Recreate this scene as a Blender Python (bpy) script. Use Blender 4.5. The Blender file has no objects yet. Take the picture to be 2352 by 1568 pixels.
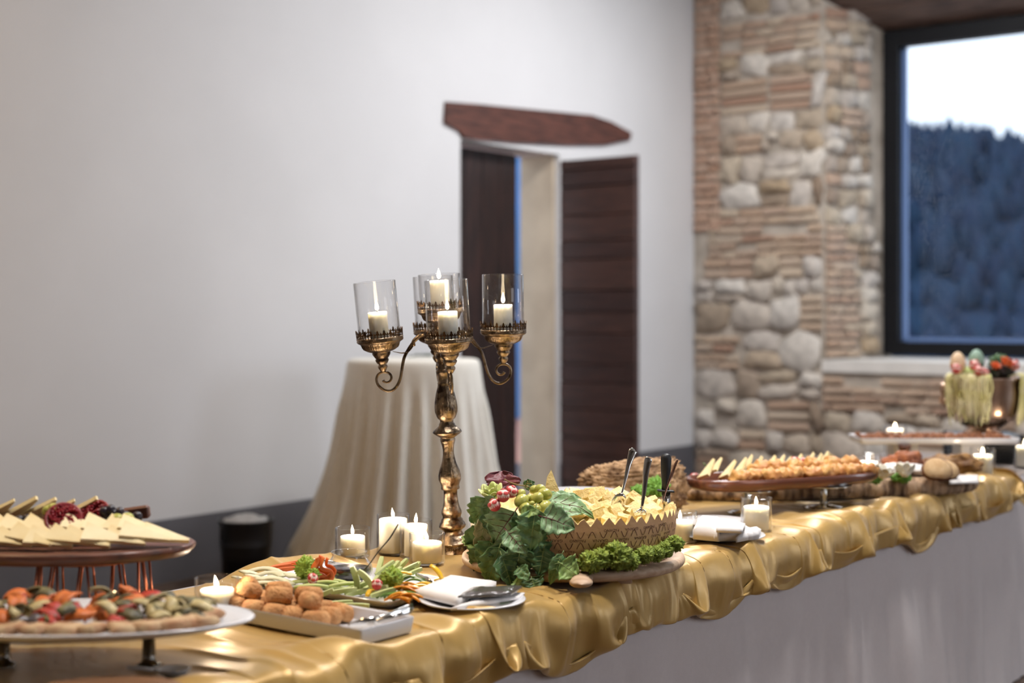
import bpy, bmesh, math, random
import numpy as np
from mathutils import Vector, Matrix, Euler, noise
R = math.radians
PI = math.pi
scene = bpy.context.scene
COL = scene.collection
rng = random.Random(7)

# ------------------------------------------------------------------ camera
ANG = R(37.7)                      # the table and the white wall run along X, 37.7 deg right of the view axis
CA, SA = math.cos(ANG), math.sin(ANG)
FPX, HOR, CAMZ = 3267.0, 720.0, 1.38
cam_d = bpy.data.cameras.new('camera')
cam = bpy.data.objects.new('camera', cam_d)
COL.objects.link(cam)
cam.location = (0, 0, CAMZ)
cam.rotation_euler = (R(90), 0, ANG - R(90))
cam_d.sensor_width = 36.0
cam_d.lens = 36.0 * FPX / 2352.0
cam_d.shift_y = -(784 - HOR) / 2352.0
cam_d.clip_start = 0.05
cam_d.clip_end = 900
cam_d.dof.use_dof = True
cam_d.dof.focus_distance = 3.42
cam_d.dof.aperture_fstop = 1.9
scene.camera = cam

# ------------------------------------------------------------------ world, lights, exposure
scene.view_settings.view_transform = 'Standard'
scene.view_settings.look = 'None'
scene.view_settings.gamma = 1.0
scene.view_settings.use_curve_mapping = False
scene.view_settings.exposure = 0.1
try:
    scene.cycles.use_denoising = True
    scene.cycles.max_bounces = 5
    scene.cycles.diffuse_bounces = 2
    scene.cycles.glossy_bounces = 3
    scene.cycles.transmission_bounces = 4
    scene.cycles.transparent_max_bounces = 12
    scene.cycles.use_adaptive_sampling = True
    scene.cycles.adaptive_threshold = 0.08
    scene.cycles.adaptive_min_samples = 12
    scene.cycles.caustics_reflective = False
    scene.cycles.caustics_refractive = False
    scene.cycles.sample_clamp_indirect = 4.0
    scene.cycles.blur_glossy = 0.6
except Exception:
    pass
world = bpy.data.worlds.new('dusk_sky')
scene.world = world
world.use_nodes = True
bg = world.node_tree.nodes['Background']
bg.inputs[0].default_value = (0.80, 0.89, 1.0, 1)
bg.inputs[1].default_value = 1.7


def area(name, loc, rot, sx, sy, power, col, portal=False):
    l = bpy.data.lights.new(name, 'AREA')
    l.shape = 'RECTANGLE'
    l.size, l.size_y, l.energy, l.color = sx, sy, power, col
    if portal:
        l.cycles.is_portal = True
    o = bpy.data.objects.new(name, l)
    o.location = loc
    o.rotation_euler = rot
    COL.objects.link(o)
    return o


WARM = (1.0, 0.78, 0.52)
NEUT = (1.0, 0.96, 0.93)
COOL = (0.78, 0.87, 1.0)
area('window_portal', (10.75, 3.4, 2.3), (0, R(90), 0), 2.5, 2.2, 1, (1, 1, 1), True)
# daylight of an unseen rear window, plus an added neutral fill
area('rear_window_fill_light', (3.0, -3.9, 2.3), (R(90), 0, 0), 1.6, 2.6, 38, (0.92, 0.94, 1.0))  # fill added to lighten the cheese rind and the cutlery
area('rear_window_fill_light', (8.4, -3.9, 2.3), (R(90), 0, 0), 1.6, 2.6, 90, COOL)
# ceiling lamps of the hall
area('ceiling_lamp_light', (1.2, 4.0, 4.3), (0, 0, 0), 0.8, 0.8, 50, (1.0, 0.68, 0.36))
for (lx, le) in ((2.2, 360), (4.2, 360)):     # downlights over the buffet
    l = bpy.data.lights.new('buffet_downlight', 'SPOT')
    l.energy, l.color, l.spot_size, l.spot_blend, l.shadow_soft_size = le, NEUT, R(84), 0.7, 0.22
    lo = bpy.data.objects.new('buffet_downlight', l)
    lo.location = (lx, 1.55, 4.3)
    COL.objects.link(lo)
area('ceiling_lamp_light', (6.1, 3.3, 4.3), (0, 0, 0), 0.6, 0.6, 70, (0.94, 0.96, 1.0))
area('ceiling_lamp_light', (7.8, 3.6, 4.3), (0, 0, 0), 0.9, 0.9, 105, (0.96, 0.97, 1.0))


# ------------------------------------------------------------------ helpers: projection of the place
def W(px, py, d):
    """world point that lies at depth d along the line of sight through a pixel of the photograph"""
    r = (px - 1176.0) / FPX * d
    return Vector((d * CA + r * SA, d * SA - r * CA, CAMZ - (py - HOR) * d / FPX))


def T(px, py, z=0.765):
    """world point on the horizontal plane z"""
    return W(px, py, (CAMZ - z) * FPX / (py - HOR))


RIGHT = Vector((SA, -CA, 0))
FWD = Vector((CA, SA, 0))
TOWARD = -FWD
UP = Vector((0, 0, 1))
YAWCAM = ANG - R(90)               # local +X = picture right, +Y = away


# ------------------------------------------------------------------ helpers: materials
MATS = {}


def mat(name, col, rough=0.5, metal=0.0, var=0.0, col2=None, scale=8.0, bump=0.0, bscale=None, sss=0.0, ssr=None,
        sheen=0.0, coat=0.0, rnd=None, stretch=None, spec=0.5, detail=4.0, trans=0.0, ramp=(0.35, 0.65)):
    """principled material, optional noise mix to col2, per object random tint (rnd list of colours), noise bump"""
    if name in MATS:
        return MATS[name]
    m = bpy.data.materials.new(name)
    MATS[name] = m
    m.use_nodes = True
    nt = m.node_tree
    N, L = nt.nodes, nt.links
    p = N['Principled BSDF']
    p.inputs['Roughness'].default_value = rough
    p.inputs['Metallic'].default_value = metal
    p.inputs['Specular IOR Level'].default_value = spec
    if sss:
        p.inputs['Subsurface Weight'].default_value = sss
        p.inputs['Subsurface Radius'].default_value = ssr or (0.02, 0.012, 0.006)
        p.inputs['Subsurface Scale'].default_value = 1.0
    if sheen:
        p.inputs['Sheen Weight'].default_value = sheen
    if coat:
        p.inputs['Coat Weight'].default_value = coat
        p.inputs['Coat Roughness'].default_value = 0.1
    if trans:
        p.inputs['Transmission Weight'].default_value = trans
    tc = N.new('ShaderNodeTexCoord')
    src = tc.outputs['Object']
    if stretch:
        mp = N.new('ShaderNodeMapping')
        mp.inputs['Scale'].default_value = stretch
        L.new(src, mp.inputs[0])
        src = mp.outputs[0]
    base = None
    if rnd:
        oi = N.new('ShaderNodeObjectInfo')
        cr = N.new('ShaderNodeValToRGB')
        cr.color_ramp.interpolation = 'LINEAR'
        els = cr.color_ramp.elements
        while len(els) < len(rnd):
            els.new(0.5)
        for i, c in enumerate(rnd):
            els[i].position = i / max(1, len(rnd) - 1)
            els[i].color = (*c, 1)
        L.new(oi.outputs['Random'], cr.inputs[0])
        base = cr.outputs[0]
    if col2 is not None or var:
        nz = N.new('ShaderNodeTexNoise')
        nz.inputs['Scale'].default_value = scale
        nz.inputs['Detail'].default_value = detail
        L.new(src, nz.inputs['Vector'])
        rp = N.new('ShaderNodeMapRange')
        rp.inputs[1].default_value, rp.inputs[2].default_value = ramp
        L.new(nz.outputs[0], rp.inputs[0])
        mx = N.new('ShaderNodeMix')
        mx.data_type = 'RGBA'
        L.new(rp.outputs[0], mx.inputs[0])
        c2 = col2 if col2 is not None else tuple(max(0, c * (1 - var)) for c in col)
        if base is not None:
            L.new(base, mx.inputs[6])
            if col2 is None:
                mu = N.new('ShaderNodeMix')
                mu.data_type = 'RGBA'
                mu.blend_type = 'MULTIPLY'
                mu.inputs[0].default_value = 1
                L.new(base, mu.inputs[6])
                mu.inputs[7].default_value = (1 - var, 1 - var, 1 - var, 1)
                L.new(mu.outputs[2], mx.inputs[7])
            else:
                mx.inputs[7].default_value = (*c2, 1)
        else:
            mx.inputs[6].default_value = (*col, 1)
            mx.inputs[7].default_value = (*c2, 1)
        base = mx.outputs[2]
    if base is not None:
        L.new(base, p.inputs['Base Color'])
    else:
        p.inputs['Base Color'].default_value = (*col, 1)
    if bump:
        nb = N.new('ShaderNodeTexNoise')
        nb.inputs['Scale'].default_value = bscale or scale * 3
        nb.inputs['Detail'].default_value = 5
        L.new(src, nb.inputs['Vector'])
        b = N.new('ShaderNodeBump')
        b.inputs['Strength'].default_value = bump
        b.inputs['Distance'].default_value = 0.01
        L.new(nb.outputs[0], b.inputs['Height'])
        L.new(b.outputs[0], p.inputs['Normal'])
    return m


def glass_mat(name, tint=(1, 1, 1), rough=0.0, refl=1.0):
    """thin clear glass: see-through with fresnel reflections"""
    m = bpy.data.materials.new(name)
    m.use_nodes = True
    nt = m.node_tree
    N, L = nt.nodes, nt.links
    N.remove(N['Principled BSDF'])
    out = N['Material Output']
    tr = N.new('ShaderNodeBsdfTransparent')
    tr.inputs[0].default_value = (*tint, 1)
    gl = N.new('ShaderNodeBsdfGlossy')
    gl.inputs['Roughness'].default_value = rough
    fr = N.new('ShaderNodeFresnel')
    ge = N.new('ShaderNodeNewGeometry')       # keep the same fresnel curve on both sides of the thin wall
    mr = N.new('ShaderNodeMapRange')
    mr.inputs[3].default_value, mr.inputs[4].default_value = 1.45, 1 / 1.45
    L.new(ge.outputs['Backfacing'], mr.inputs[0])
    L.new(mr.outputs[0], fr.inputs[0])
    mu = N.new('ShaderNodeMath')
    mu.operation = 'MULTIPLY'
    mu.use_clamp = True
    mu.inputs[1].default_value = refl
    L.new(fr.outputs[0], mu.inputs[0])
    mx = N.new('ShaderNodeMixShader')
    L.new(mu.outputs[0], mx.inputs[0])
    L.new(tr.outputs[0], mx.inputs[1])
    L.new(gl.outputs[0], mx.inputs[2])
    L.new(mx.outputs[0], out.inputs['Surface'])
    MATS[name] = m
    return m


def emit_mat(name, col, strength):
    m = bpy.data.materials.new(name)
    m.use_nodes = True
    p = m.node_tree.nodes['Principled BSDF']
    p.inputs['Base Color'].default_value = (*col, 1)
    p.inputs['Emission Color'].default_value = (*col, 1)
    p.inputs['Emission Strength'].default_value = strength
    MATS[name] = m
    return m


def srgb(r, g, b):
    def f(c):
        c /= 255.0
        return c / 12.92 if c <= 0.04045 else ((c + 0.055) / 1.055) ** 2.4
    return (f(r), f(g), f(b))


# ------------------------------------------------------------------ helpers: meshes and objects
class MB:
    def __init__(self):
        self.v, self.f = [], []

    def add(self, verts, faces, M=None):
        o = len(self.v)
        for p in verts:
            p = Vector(p)
            self.v.append(M @ p if M is not None else p)
        for f in faces:
            self.f.append(tuple(i + o for i in f))
        return self

    def box(self, c, s, M=None, bev=0.0):
        cx, cy, cz = c
        x, y, z = s[0] / 2, s[1] / 2, s[2] / 2
        if bev <= 0:
            vs = [(cx + a * x, cy + b * y, cz + d * z) for d in (-1, 1) for b in (-1, 1) for a in (-1, 1)]
            fs = [(0, 2, 3, 1), (4, 5, 7, 6), (0, 1, 5, 4), (2, 6, 7, 3), (0, 4, 6, 2), (1, 3, 7, 5)]
            return self.add(vs, fs, M)
        vs, b = [], bev
        for zz, ins in ((-z, b), (-z + b, 0), (z - b, 0), (z, b)):
            xx, yy = x - ins, y - ins
            k = b * 0.6 if ins == 0 else b * 0.3
            for (sx, sy) in ((-1, -1), (1, -1), (1, 1), (-1, 1)):
                if sx * sy > 0:
                    vs.append((cx + sx * xx, cy + sy * (yy - k), cz + zz)) if sx < 0 else vs.append((cx + sx * xx, cy + sy * (yy - k), cz + zz))
                    vs.append((cx + sx * (xx - k), cy + sy * yy, cz + zz))
                else:
                    vs.append((cx + sx * (xx - k), cy + sy * yy, cz + zz))
                    vs.append((cx + sx * xx, cy + sy * (yy - k), cz + zz))
        # order each ring by angle
        rings = []
        for r in range(4):
            ring = vs[r * 8:(r + 1) * 8]
            ring.sort(key=lambda p: math.atan2((p[1] - cy) / max(y, 1e-6), (p[0] - cx) / max(x, 1e-6)))
            rings += ring
        fs = [tuple(range(7, -1, -1)), tuple(range(24, 32))]
        for r in range(3):
            for i in range(8):
                j = (i + 1) % 8
                fs.append((r * 8 + i, r * 8 + j, (r + 1) * 8 + j, (r + 1) * 8 + i))
        return self.add(rings, fs, M)

    def lathe(self, prof, n=24, M=None, cap0=True, cap1=True, sx=1.0, sy=1.0, rfun=None):
        """prof: list of (radius, z) from bottom to top; rfun(angle, index) scales the radius"""
        vs, fs = [], []
        for k, (r, z) in enumerate(prof):
            for i in range(n):
                a = 2 * PI * i / n
                q = r * (rfun(a, k) if rfun else 1.0)
                vs.append((q * math.cos(a) * sx, q * math.sin(a) * sy, z))
        for k in range(len(prof) - 1):
            for i in range(n):
                j = (i + 1) % n
                fs.append((k * n + i, k * n + j, (k + 1) * n + j, (k + 1) * n + i))
        if cap0:
            fs.append(tuple(range(n - 1, -1, -1)))
        if cap1:
            fs.append(tuple((len(prof) - 1) * n + i for i in range(n)))
        return self.add(vs, fs, M)

    def tube(self, pts, rad, n=8, M=None, flat=1.0, upv=None):
        """round (or flattened) tube along points; rad is a number or a list"""
        pts = [Vector(p) for p in pts]
        if not isinstance(rad, (list, tuple)):
            rad = [rad] * len(pts)
        vs, fs = [], []
        t0 = (pts[1] - pts[0]).normalized()
        ref = Vector(upv) if upv is not None else (Vector((0, 0, 1)) if abs(t0.z) < 0.9 else Vector((1, 0, 0)))
        nrm = (ref - t0 * ref.dot(t0)).normalized()
        for k, p in enumerate(pts):
            a = pts[max(0, k - 1)]
            b = pts[min(len(pts) - 1, k + 1)]
            t = (b - a).normalized()
            nrm = (nrm - t * nrm.dot(t))
            if nrm.length < 1e-6:
                nrm = Vector((1, 0, 0)) - t * t.x
            nrm.normalize()
            bi = t.cross(nrm)
            for i in range(n):
                an = 2 * PI * i / n
                vs.append(p + (nrm * math.cos(an) * flat + bi * math.sin(an)) * rad[k])
        for k in range(len(pts) - 1):
            for i in range(n):
                j = (i + 1) % n
                fs.append((k * n + i, k * n + j, (k + 1) * n + j, (k + 1) * n + i))
        fs.append(tuple(range(n - 1, -1, -1)))
        fs.append(tuple((len(pts) - 1) * n + i for i in range(n)))
        return self.add(vs, fs, M)

    def grid(self, P, nu, nv, M=None, closeu=False):
        """P(i, j) -> point; nu x nv vertices"""
        vs = [P(i, j) for j in range(nv) for i in range(nu)]
        fs = []
        for j in range(nv - 1):
            for i in range(nu if closeu else nu - 1):
                k = (i + 1) % nu
                fs.append((j * nu + i, j * nu + k, (j + 1) * nu + k, (j + 1) * nu + i))
        return self.add(vs, fs, M)

    def ball(self, c, r, n=12, m=8, M=None, sx=1, sy=1, sz=1, jit=0.0, seed=0):
        c = Vector(c)
        vs, fs = [c + Vector((0, 0, -r * sz))], []
        for k in range(1, m):
            th = PI * k / m
            for i in range(n):
                a = 2 * PI * i / n
                q = Vector((math.sin(th) * math.cos(a), math.sin(th) * math.sin(a), -math.cos(th)))
                rr = r
                if jit:
                    rr *= 1 + jit * noise.noise(q * 1.7 + Vector((seed * 3.7, seed * 1.3, 0))) + 0.5 * jit * noise.noise(q * 4 + Vector((0, seed, 0)))
                vs.append(c + Vector((q.x * sx, q.y * sy, q.z * sz)) * rr)
        vs.append(c + Vector((0, 0, r * sz)))
        for i in range(n):
            j = (i + 1) % n
            fs.append((0, 1 + j, 1 + i))
            fs.append((len(vs) - 1, 1 + (m - 2) * n + i, 1 + (m - 2) * n + j))
        for k in range(m - 2):
            for i in range(n):
                j = (i + 1) % n
                fs.append((1 + k * n + i, 1 + k * n + j, 1 + (k + 1) * n + j, 1 + (k + 1) * n + i))
        return self.add(vs, fs, M)

    def mesh(self, name, smooth=True):
        me = bpy.data.meshes.new(name)
        me.from_pydata([tuple(v) for v in self.v], [], self.f)
        me.validate(verbose=False)
        if smooth:
            me.polygons.foreach_set('use_smooth', [True] * len(me.polygons))
        me.update()
        return me

    def build(self, name, material, parent=None, smooth=True, auto=None, fix=False):
        me = self.mesh(name, smooth)
        if fix:
            b = bmesh.new()
            b.from_mesh(me)
            bmesh.ops.recalc_face_normals(b, faces=b.faces)
            b.to_mesh(me)
            b.free()
        if auto is not None:
            sharp(me, auto)
        return link(name, me, material, parent)


def sharp(me, deg):
    b = bmesh.new()
    b.from_mesh(me)
    lim = R(deg)
    for e in b.edges:
        if len(e.link_faces) == 2:
            if e.link_faces[0].normal.angle(e.link_faces[1].normal, 0) > lim:
                e.smooth = False
    b.to_mesh(me)
    b.free()


def link(name, me, material, parent=None):
    if material is not None and len(me.materials) == 0:
        me.materials.append(material)
    o = bpy.data.objects.new(name, me)
    COL.objects.link(o)
    if parent is not None:
        o.parent = parent
    return o


def tag(o, label, cat, group=None, kind=None):
    if label:
        o['label'] = label
    if cat:
        o['category'] = cat
    if group:
        o['group'] = group
    if kind:
        o['kind'] = kind
    return o


def thing(name, label, cat, loc=(0, 0, 0), rot=(0, 0, 0), group=None):
    o = bpy.data.objects.new(name, None)
    o.empty_display_size = 0.05
    COL.objects.link(o)
    o.location = loc
    o.rotation_euler = rot
    return tag(o, label, cat, group)


def struct(o):
    o['kind'] = 'structure'
    return o


def dup(root, loc, rot=None, label=None, group=None, scale=None):
    r = root.copy()
    COL.objects.link(r)
    r.location = loc
    if rot is not None:
        r.rotation_euler = rot
    if scale is not None:
        r.scale = (scale, scale, scale) if not isinstance(scale, (tuple, list)) else scale
    if label:
        r['label'] = label
    if group:
        r['group'] = group
    for ch in list(root.children):
        c = ch.copy()
        COL.objects.link(c)
        c.parent = r
        for g in list(ch.children):
            d = g.copy()
            COL.objects.link(d)
            d.parent = c
    return r


ORD = ['first', 'second', 'third', 'fourth', 'fifth', 'sixth', 'seventh', 'eighth', 'ninth', 'tenth', 'eleventh', 'twelfth', 'thirteenth', 'fourteenth', 'fifteenth', 'sixteenth', 'seventeenth', 'eighteenth']


def TR(loc=(0, 0, 0), rot=(0, 0, 0), sc=(1, 1, 1)):
    return Matrix.LocRotScale(Vector(loc), Euler(rot), Vector(sc))


def smoothstep(a, b, x):
    t = min(1, max(0, (x - a) / (b - a)))
    return t * t * (3 - 2 * t)

# =================================================================== THE ROOM
WY = 5.87          # white wall plane
SX = 10.0          # stone wall plane
m_plaster = mat('white_plaster', srgb(226, 224, 224), 0.9, var=0.05, scale=1.3, bump=0.12, bscale=9)
m_dado = mat('grey_dado_paint', srgb(104, 102, 106), 0.7, var=0.1, scale=3, bump=0.08, bscale=20)
m_floor = mat('brown_floor_tiles', srgb(96, 78, 66), 0.45, var=0.25, scale=4, bump=0.05)
m_mortar = mat('lime_mortar', srgb(200, 188, 174), 0.95, col2=srgb(166, 154, 140), scale=5, bump=0.7, bscale=30)
m_ceil = mat('ceiling_paint', srgb(200, 192, 182), 0.9, var=0.05, scale=2)

struct(MB().box((3, 1.0, -0.05), (16, 14, 0.1)).build('floor', m_floor, smooth=False))
struct(MB().box((3.5, 1.0, 4.65), (15, 11, 0.1)).build('ceiling', m_ceil, smooth=False))

# white wall with the door opening
DX0, DX1, DZ = 7.05, 8.14, 2.50
w = MB()
TH = 0.34
w.box(((-4 + DX0) / 2, WY + TH / 2, 2.3), (DX0 + 4, TH, 4.6))
w.box(((DX1 + SX) / 2, WY + TH / 2, 2.3), (SX - DX1, TH, 4.6))
w.box(((DX0 + DX1) / 2, WY + TH / 2, (DZ + 4.6) / 2), (DX1 - DX0, TH, 4.6 - DZ))
struct(w.build('wall_left', m_plaster, smooth=False))
# painted grey base band, 2.5 mm proud of the plaster
BH = 0.325
struct(MB().box(((-4 + DX0) / 2, WY - 0.004, BH / 2), (DX0 + 4, 0.008, BH)).build('baseboard_left', m_dado, smooth=False))
struct(MB().box(((DX1 + SX) / 2, WY - 0.004, BH / 2), (SX - DX1, 0.008, BH)).build('baseboard_left', m_dado, smooth=False))
# walls behind the camera
struct(MB().box((3.0, -4.1, 2.3), (14, 0.2, 4.6)).build('wall_back', m_plaster, smooth=False))
struct(MB().box((-4.1, 1.0, 2.3), (0.2, 10.4, 4.6)).build('wall_end', m_plaster, smooth=False))

# lintel over the door: old tapering beam
m_beam = mat('red_brown_old_timber', srgb(104, 62, 50), 0.7, col2=srgb(66, 38, 31), scale=5, stretch=(1.2, 9, 9), bump=0.5, bscale=12)
m_door = mat('dark_walnut_planks', srgb(62, 40, 34), 0.55, col2=srgb(36, 24, 22), scale=4, stretch=(7, 7, 1.0), bump=0.25, bscale=14,
             rnd=[srgb(52, 33, 28), srgb(70, 45, 37), srgb(58, 36, 31), srgb(44, 29, 26)])
m_doorh = mat('dark_walnut_cross_planks', srgb(62, 40, 34), 0.55, var=0.4, scale=4, stretch=(1, 1, 9), bump=0.3, bscale=14,
              rnd=[srgb(66, 40, 34), srgb(84, 53, 43), srgb(72, 45, 38), srgb(58, 36, 32)])


def wallp(px, py, Y=WY):
    t = (px - 1176) / FPX
    d = Y / (SA - t * CA)
    return (d * (CA + t * SA), CAMZ - (py - HOR) * d / FPX)


outl = [wallp(1017, 283), wallp(1050, 300), wallp(1062, 318), wallp(1180, 328), wallp(1300, 334), wallp(1385, 334), wallp(1443, 322),
        wallp(1446, 305), wallp(1400, 280), wallp(1355, 265), wallp(1200, 250), wallp(1100, 240), wallp(1020, 234)]
lb = MB()
n = len(outl)
yf, yb = WY - 0.02, WY + 0.30
vs = [(x, yf, z) for x, z in outl] + [(x, yb, z) for x, z in outl]
lb.add(vs, [tuple(range(n)), tuple(range(2 * n - 1, n - 1, -1))] + [(i, i + n, (i + 1) % n + n, (i + 1) % n) for i in range(n)])
lint = struct(lb.build('trim_1', m_beam, smooth=False, fix=True))

# door: one leaf shut, set back in the reveal; one leaf swung open into the room
door = thing('door_1', 'dark wooden double door with one leaf swung open', 'door', (0, 0, 0))
door['kind'] = 'structure'
del door['category']
leaf_w = 0.755
lf = MB().box((DX0 + leaf_w / 2, WY + 0.16, (DZ - 0.02) / 2), (leaf_w, 0.03, DZ - 0.02)).build('door_leaf', m_door, door, smooth=False)
for i in range(4):
    pw = leaf_w / 4
    MB().box((DX0 + pw * (i + 0.5), WY + 0.135, (DZ - 0.03) / 2), (pw - 0.006, 0.03, DZ - 0.03), bev=0.004).build('plank', m_door, lf, smooth=False)
lf2 = MB().box((DX1 + 0.055, WY - 0.31, (DZ - 0.03) / 2), (0.03, 0.62, DZ - 0.05)).build('door_leaf', m_doorh, door, smooth=False)
z = 0.02
k = 0
while z < DZ - 0.06:
    h = 0.17 + 0.05 * math.sin(k * 2.3)
    h = min(h, DZ - 0.04 - z)
    MB().box((DX1 + 0.028, WY - 0.31, z + h / 2), (0.03 + 0.004 * math.sin(k * 5.1), 0.62, h - 0.006), bev=0.004).build('plank', m_doorh, lf2, smooth=False)
    z += h
    k += 1
m_lit_reveal = mat('warm_lit_reveal', srgb(214, 196, 172), 0.85, col2=srgb(190, 172, 150), scale=3, bump=.3)  # lining over the reveal plaster, warm outdoor light put into its colour
struct(MB().box((DX1 - 0.010, WY + 0.185, DZ / 2), (0.02, 0.29, DZ)).build('trim_8', m_lit_reveal, smooth=False))
# outside the door: added backdrop wall, coloured as the blue dusk sky
m_gap_sky = mat('painted_dusk_sky', srgb(96, 140, 205), 0.9, col2=srgb(70, 120, 170), scale=0.8)
m_pink_lit = mat('pink_lit_paving', srgb(205, 150, 132), 0.9, var=0.2, scale=3)  # pinkish light on the ground put into the paving colour
struct(MB().box((13.2, 11.5, 1.8), (9, 0.2, 3.6)).build('wall_sky_backdrop', m_gap_sky, smooth=False))
struct(MB().box((11, 10, -0.06), (14, 7.5, 0.1)).build('ground_yard', m_pink_lit, smooth=False))

# ---- stone wall
OY0, OY1 = 4.74, 2.02          # opening on the inner face
SILZ = 1.03                    # top of the sill
FX = SX + 0.6                  # window plane
FY0, FY1 = 4.51, 2.25
FZ0, FZ1 = 1.06, 3.58
TOPF, TOPB = 3.77, 3.60
sw = MB()
YE = -4.0
ZT = 4.6
sw.add([(SX, WY, 0), (SX, OY0, 0), (SX, OY0, ZT), (SX, WY, ZT)], [(0, 1, 2, 3)])
sw.add([(SX, OY0, 0), (SX, OY1, 0), (SX, OY1, SILZ - 0.09), (SX, OY0, SILZ - 0.09)], [(0, 1, 2, 3)])
sw.add([(SX, OY0, TOPF), (SX, OY1, TOPF), (SX, OY1, ZT), (SX, OY0, ZT)], [(0, 1, 2, 3)])
sw.add([(SX, OY1, 0), (SX, YE, 0), (SX, YE, ZT), (SX, OY1, ZT)], [(0, 1, 2, 3)])
# reveals
sw.add([(SX, OY0, 0.9), (FX + 0.1, FY0 - 0.02, 0.9), (FX + 0.1, FY0 - 0.02, 3.8), (SX, OY0, 3.8)], [(0, 1, 2, 3)])
sw.add([(SX, OY1, 0.9), (FX + 0.1, FY1 + 0.02, 0.9), (FX + 0.1, FY1 + 0.02, 3.8), (SX, OY1, 3.8)], [(0, 1, 2, 3)])
# outer skin and ends so that the wall has its thickness
sw.add([(FX + 0.1, WY + .3, 0), (FX + 0.1, FY0, 0), (FX + 0.1, FY0, ZT), (FX + 0.1, WY + .3, ZT)], [(0, 1, 2, 3)])
sw.add([(FX + 0.1, FY0, 0), (FX + 0.1, FY1, 0), (FX + 0.1, FY1, FZ0 - 0.02), (FX + 0.1, FY0, FZ0 - 0.02)], [(0, 1, 2, 3)])
sw.add([(FX + 0.1, FY0, FZ1 + 0.02), (FX + 0.1, FY1, FZ1 + 0.02), (FX + 0.1, FY1, ZT), (FX + 0.1, FY0, ZT)], [(0, 1, 2, 3)])
sw.add([(FX + 0.1, FY1, 0), (FX + 0.1, YE, 0), (FX + 0.1, YE, ZT), (FX + 0.1, FY1, ZT)], [(0, 1, 2, 3)])
stone_wall = struct(sw.build('wall_stone', m_mortar, smooth=False))
tag(stone_wall, 'old rubble stone and brick wall around the window', None)

C_ST = [srgb(204, 186, 162), srgb(228, 218, 206), srgb(164, 142, 120), srgb(230, 222, 212), srgb(188, 164, 134), srgb(214, 204, 194), srgb(150, 128, 108), srgb(206, 190, 168)]
C_BR = [srgb(226, 200, 172), srgb(206, 172, 146), srgb(234, 214, 188), srgb(196, 156, 132), srgb(226, 206, 182), srgb(214, 182, 158)]
C_QB = [srgb(214, 176, 150), srgb(226, 194, 170), srgb(204, 164, 138), srgb(220, 184, 160)]
m_stone = mat('rubble_stone', (1, 1, 1), 0.9, var=0.3, scale=14, rnd=C_ST, bump=0.9, bscale=18)
m_brick = mat('old_pale_brick', (1, 1, 1), 0.9, var=0.2, scale=20, rnd=C_BR, bump=0.6, bscale=40)
m_qbrick = mat('salmon_brick', (1, 1, 1), 0.9, var=0.2, scale=20, rnd=C_QB, bump=0.5, bscale=40)

srng = random.Random(21)


def brick_mesh(k):
    r = random.Random(k)
    vs, rings = [], ((-0.5, 1.0), (0.25, 1.0), (0.5, 0.86))
    b = MB()
    for (x, s) in rings:
        for (a, c) in ((-1, -.8), (-.93, -1), (.93, -1), (1, -.8), (1, .8), (.93, 1), (-.93, 1), (-1, .8)):
            j = 0.05
            ss = 1 - (1 - s) * 0.35 if abs(a) > abs(c) else s
            b.v.append(Vector((-x, 0.5 * a * (1 - (1 - s) * 0.2) + r.uniform(-j, j) * 0.15, 0.5 * c * s + r.uniform(-j, j))))
    for q in range(2):
        for i in range(8):
            b.f.append((q * 8 + i, q * 8 + (i + 1) % 8, q * 8 + 8 + (i + 1) % 8, q * 8 + 8 + i))
    b.f.append(tuple(16 + i for i in range(8)))
    return b.mesh('brick', True)


BRM = [brick_mesh(i) for i in range(7)]
for me in BRM:
    me.materials.append(m_brick)
QBM = [me.copy() for me in BRM[:4]]
for me in QBM:
    me.materials.clear()
    me.materials.append(m_qbrick)


def stone_mesh(wd, ht, r):
    """irregular rounded field stone standing out of the wall (local -X towards the room)"""
    n = 12
    b = MB()
    ex = r.uniform(4.0, 9.0)
    jit = [r.uniform(0.70, 1.08) for _ in range(n)]
    dp = r.uniform(0.016, 0.055)
    tlt = (r.uniform(-.2, .2), r.uniform(-.2, .2))
    for (x, s) in ((0.03, 1.04), (-dp * 0.5, 1.0), (-dp, 0.82)):
        for i in range(n):
            a = 2 * PI * (i + 0.3) / n
            c, q = math.cos(a), math.sin(a)
            rad = (abs(c) ** ex + abs(q) ** ex) ** (-1 / ex) * jit[i] * s
            b.v.append(Vector((x + (tlt[0] * c + tlt[1] * q) * 0.05 * (x < 0), rad * c * wd / 2, rad * q * ht / 2)))
    b.v.append(Vector((-dp * 1.12, r.uniform(-.1, .1) * wd, r.uniform(-.1, .1) * ht)))
    for q in range(2):
        for i in range(n):
            b.f.append((q * n + i, q * n + (i + 1) % n, (q + 1) * n + (i + 1) % n, (q + 1) * n + i))
    for i in range(n):
        b.f.append((2 * n + i, 2 * n + (i + 1) % n, 3 * n))
    return b.mesh('stone', True)


class Face:
    """a wall face: origin, unit along, yaw for pieces built in the (Y, Z) plane facing -X"""
    def __init__(s, o, u, rotz):
        s.o, s.u, s.rot = Vector(o), Vector(u), rotz

    def at(s, u, v):
        return s.o + s.u * u + Vector((0, 0, v))


main_face = Face((SX, WY, 0), (0, -1, 0), 0)
rev = Vector((FX - SX, FY0 - OY0, 0))
rev_face = Face((SX, OY0, 0), rev.normalized(), math.atan2(-(rev.normalized().x), -(rev.normalized().y)) * -1)


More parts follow.
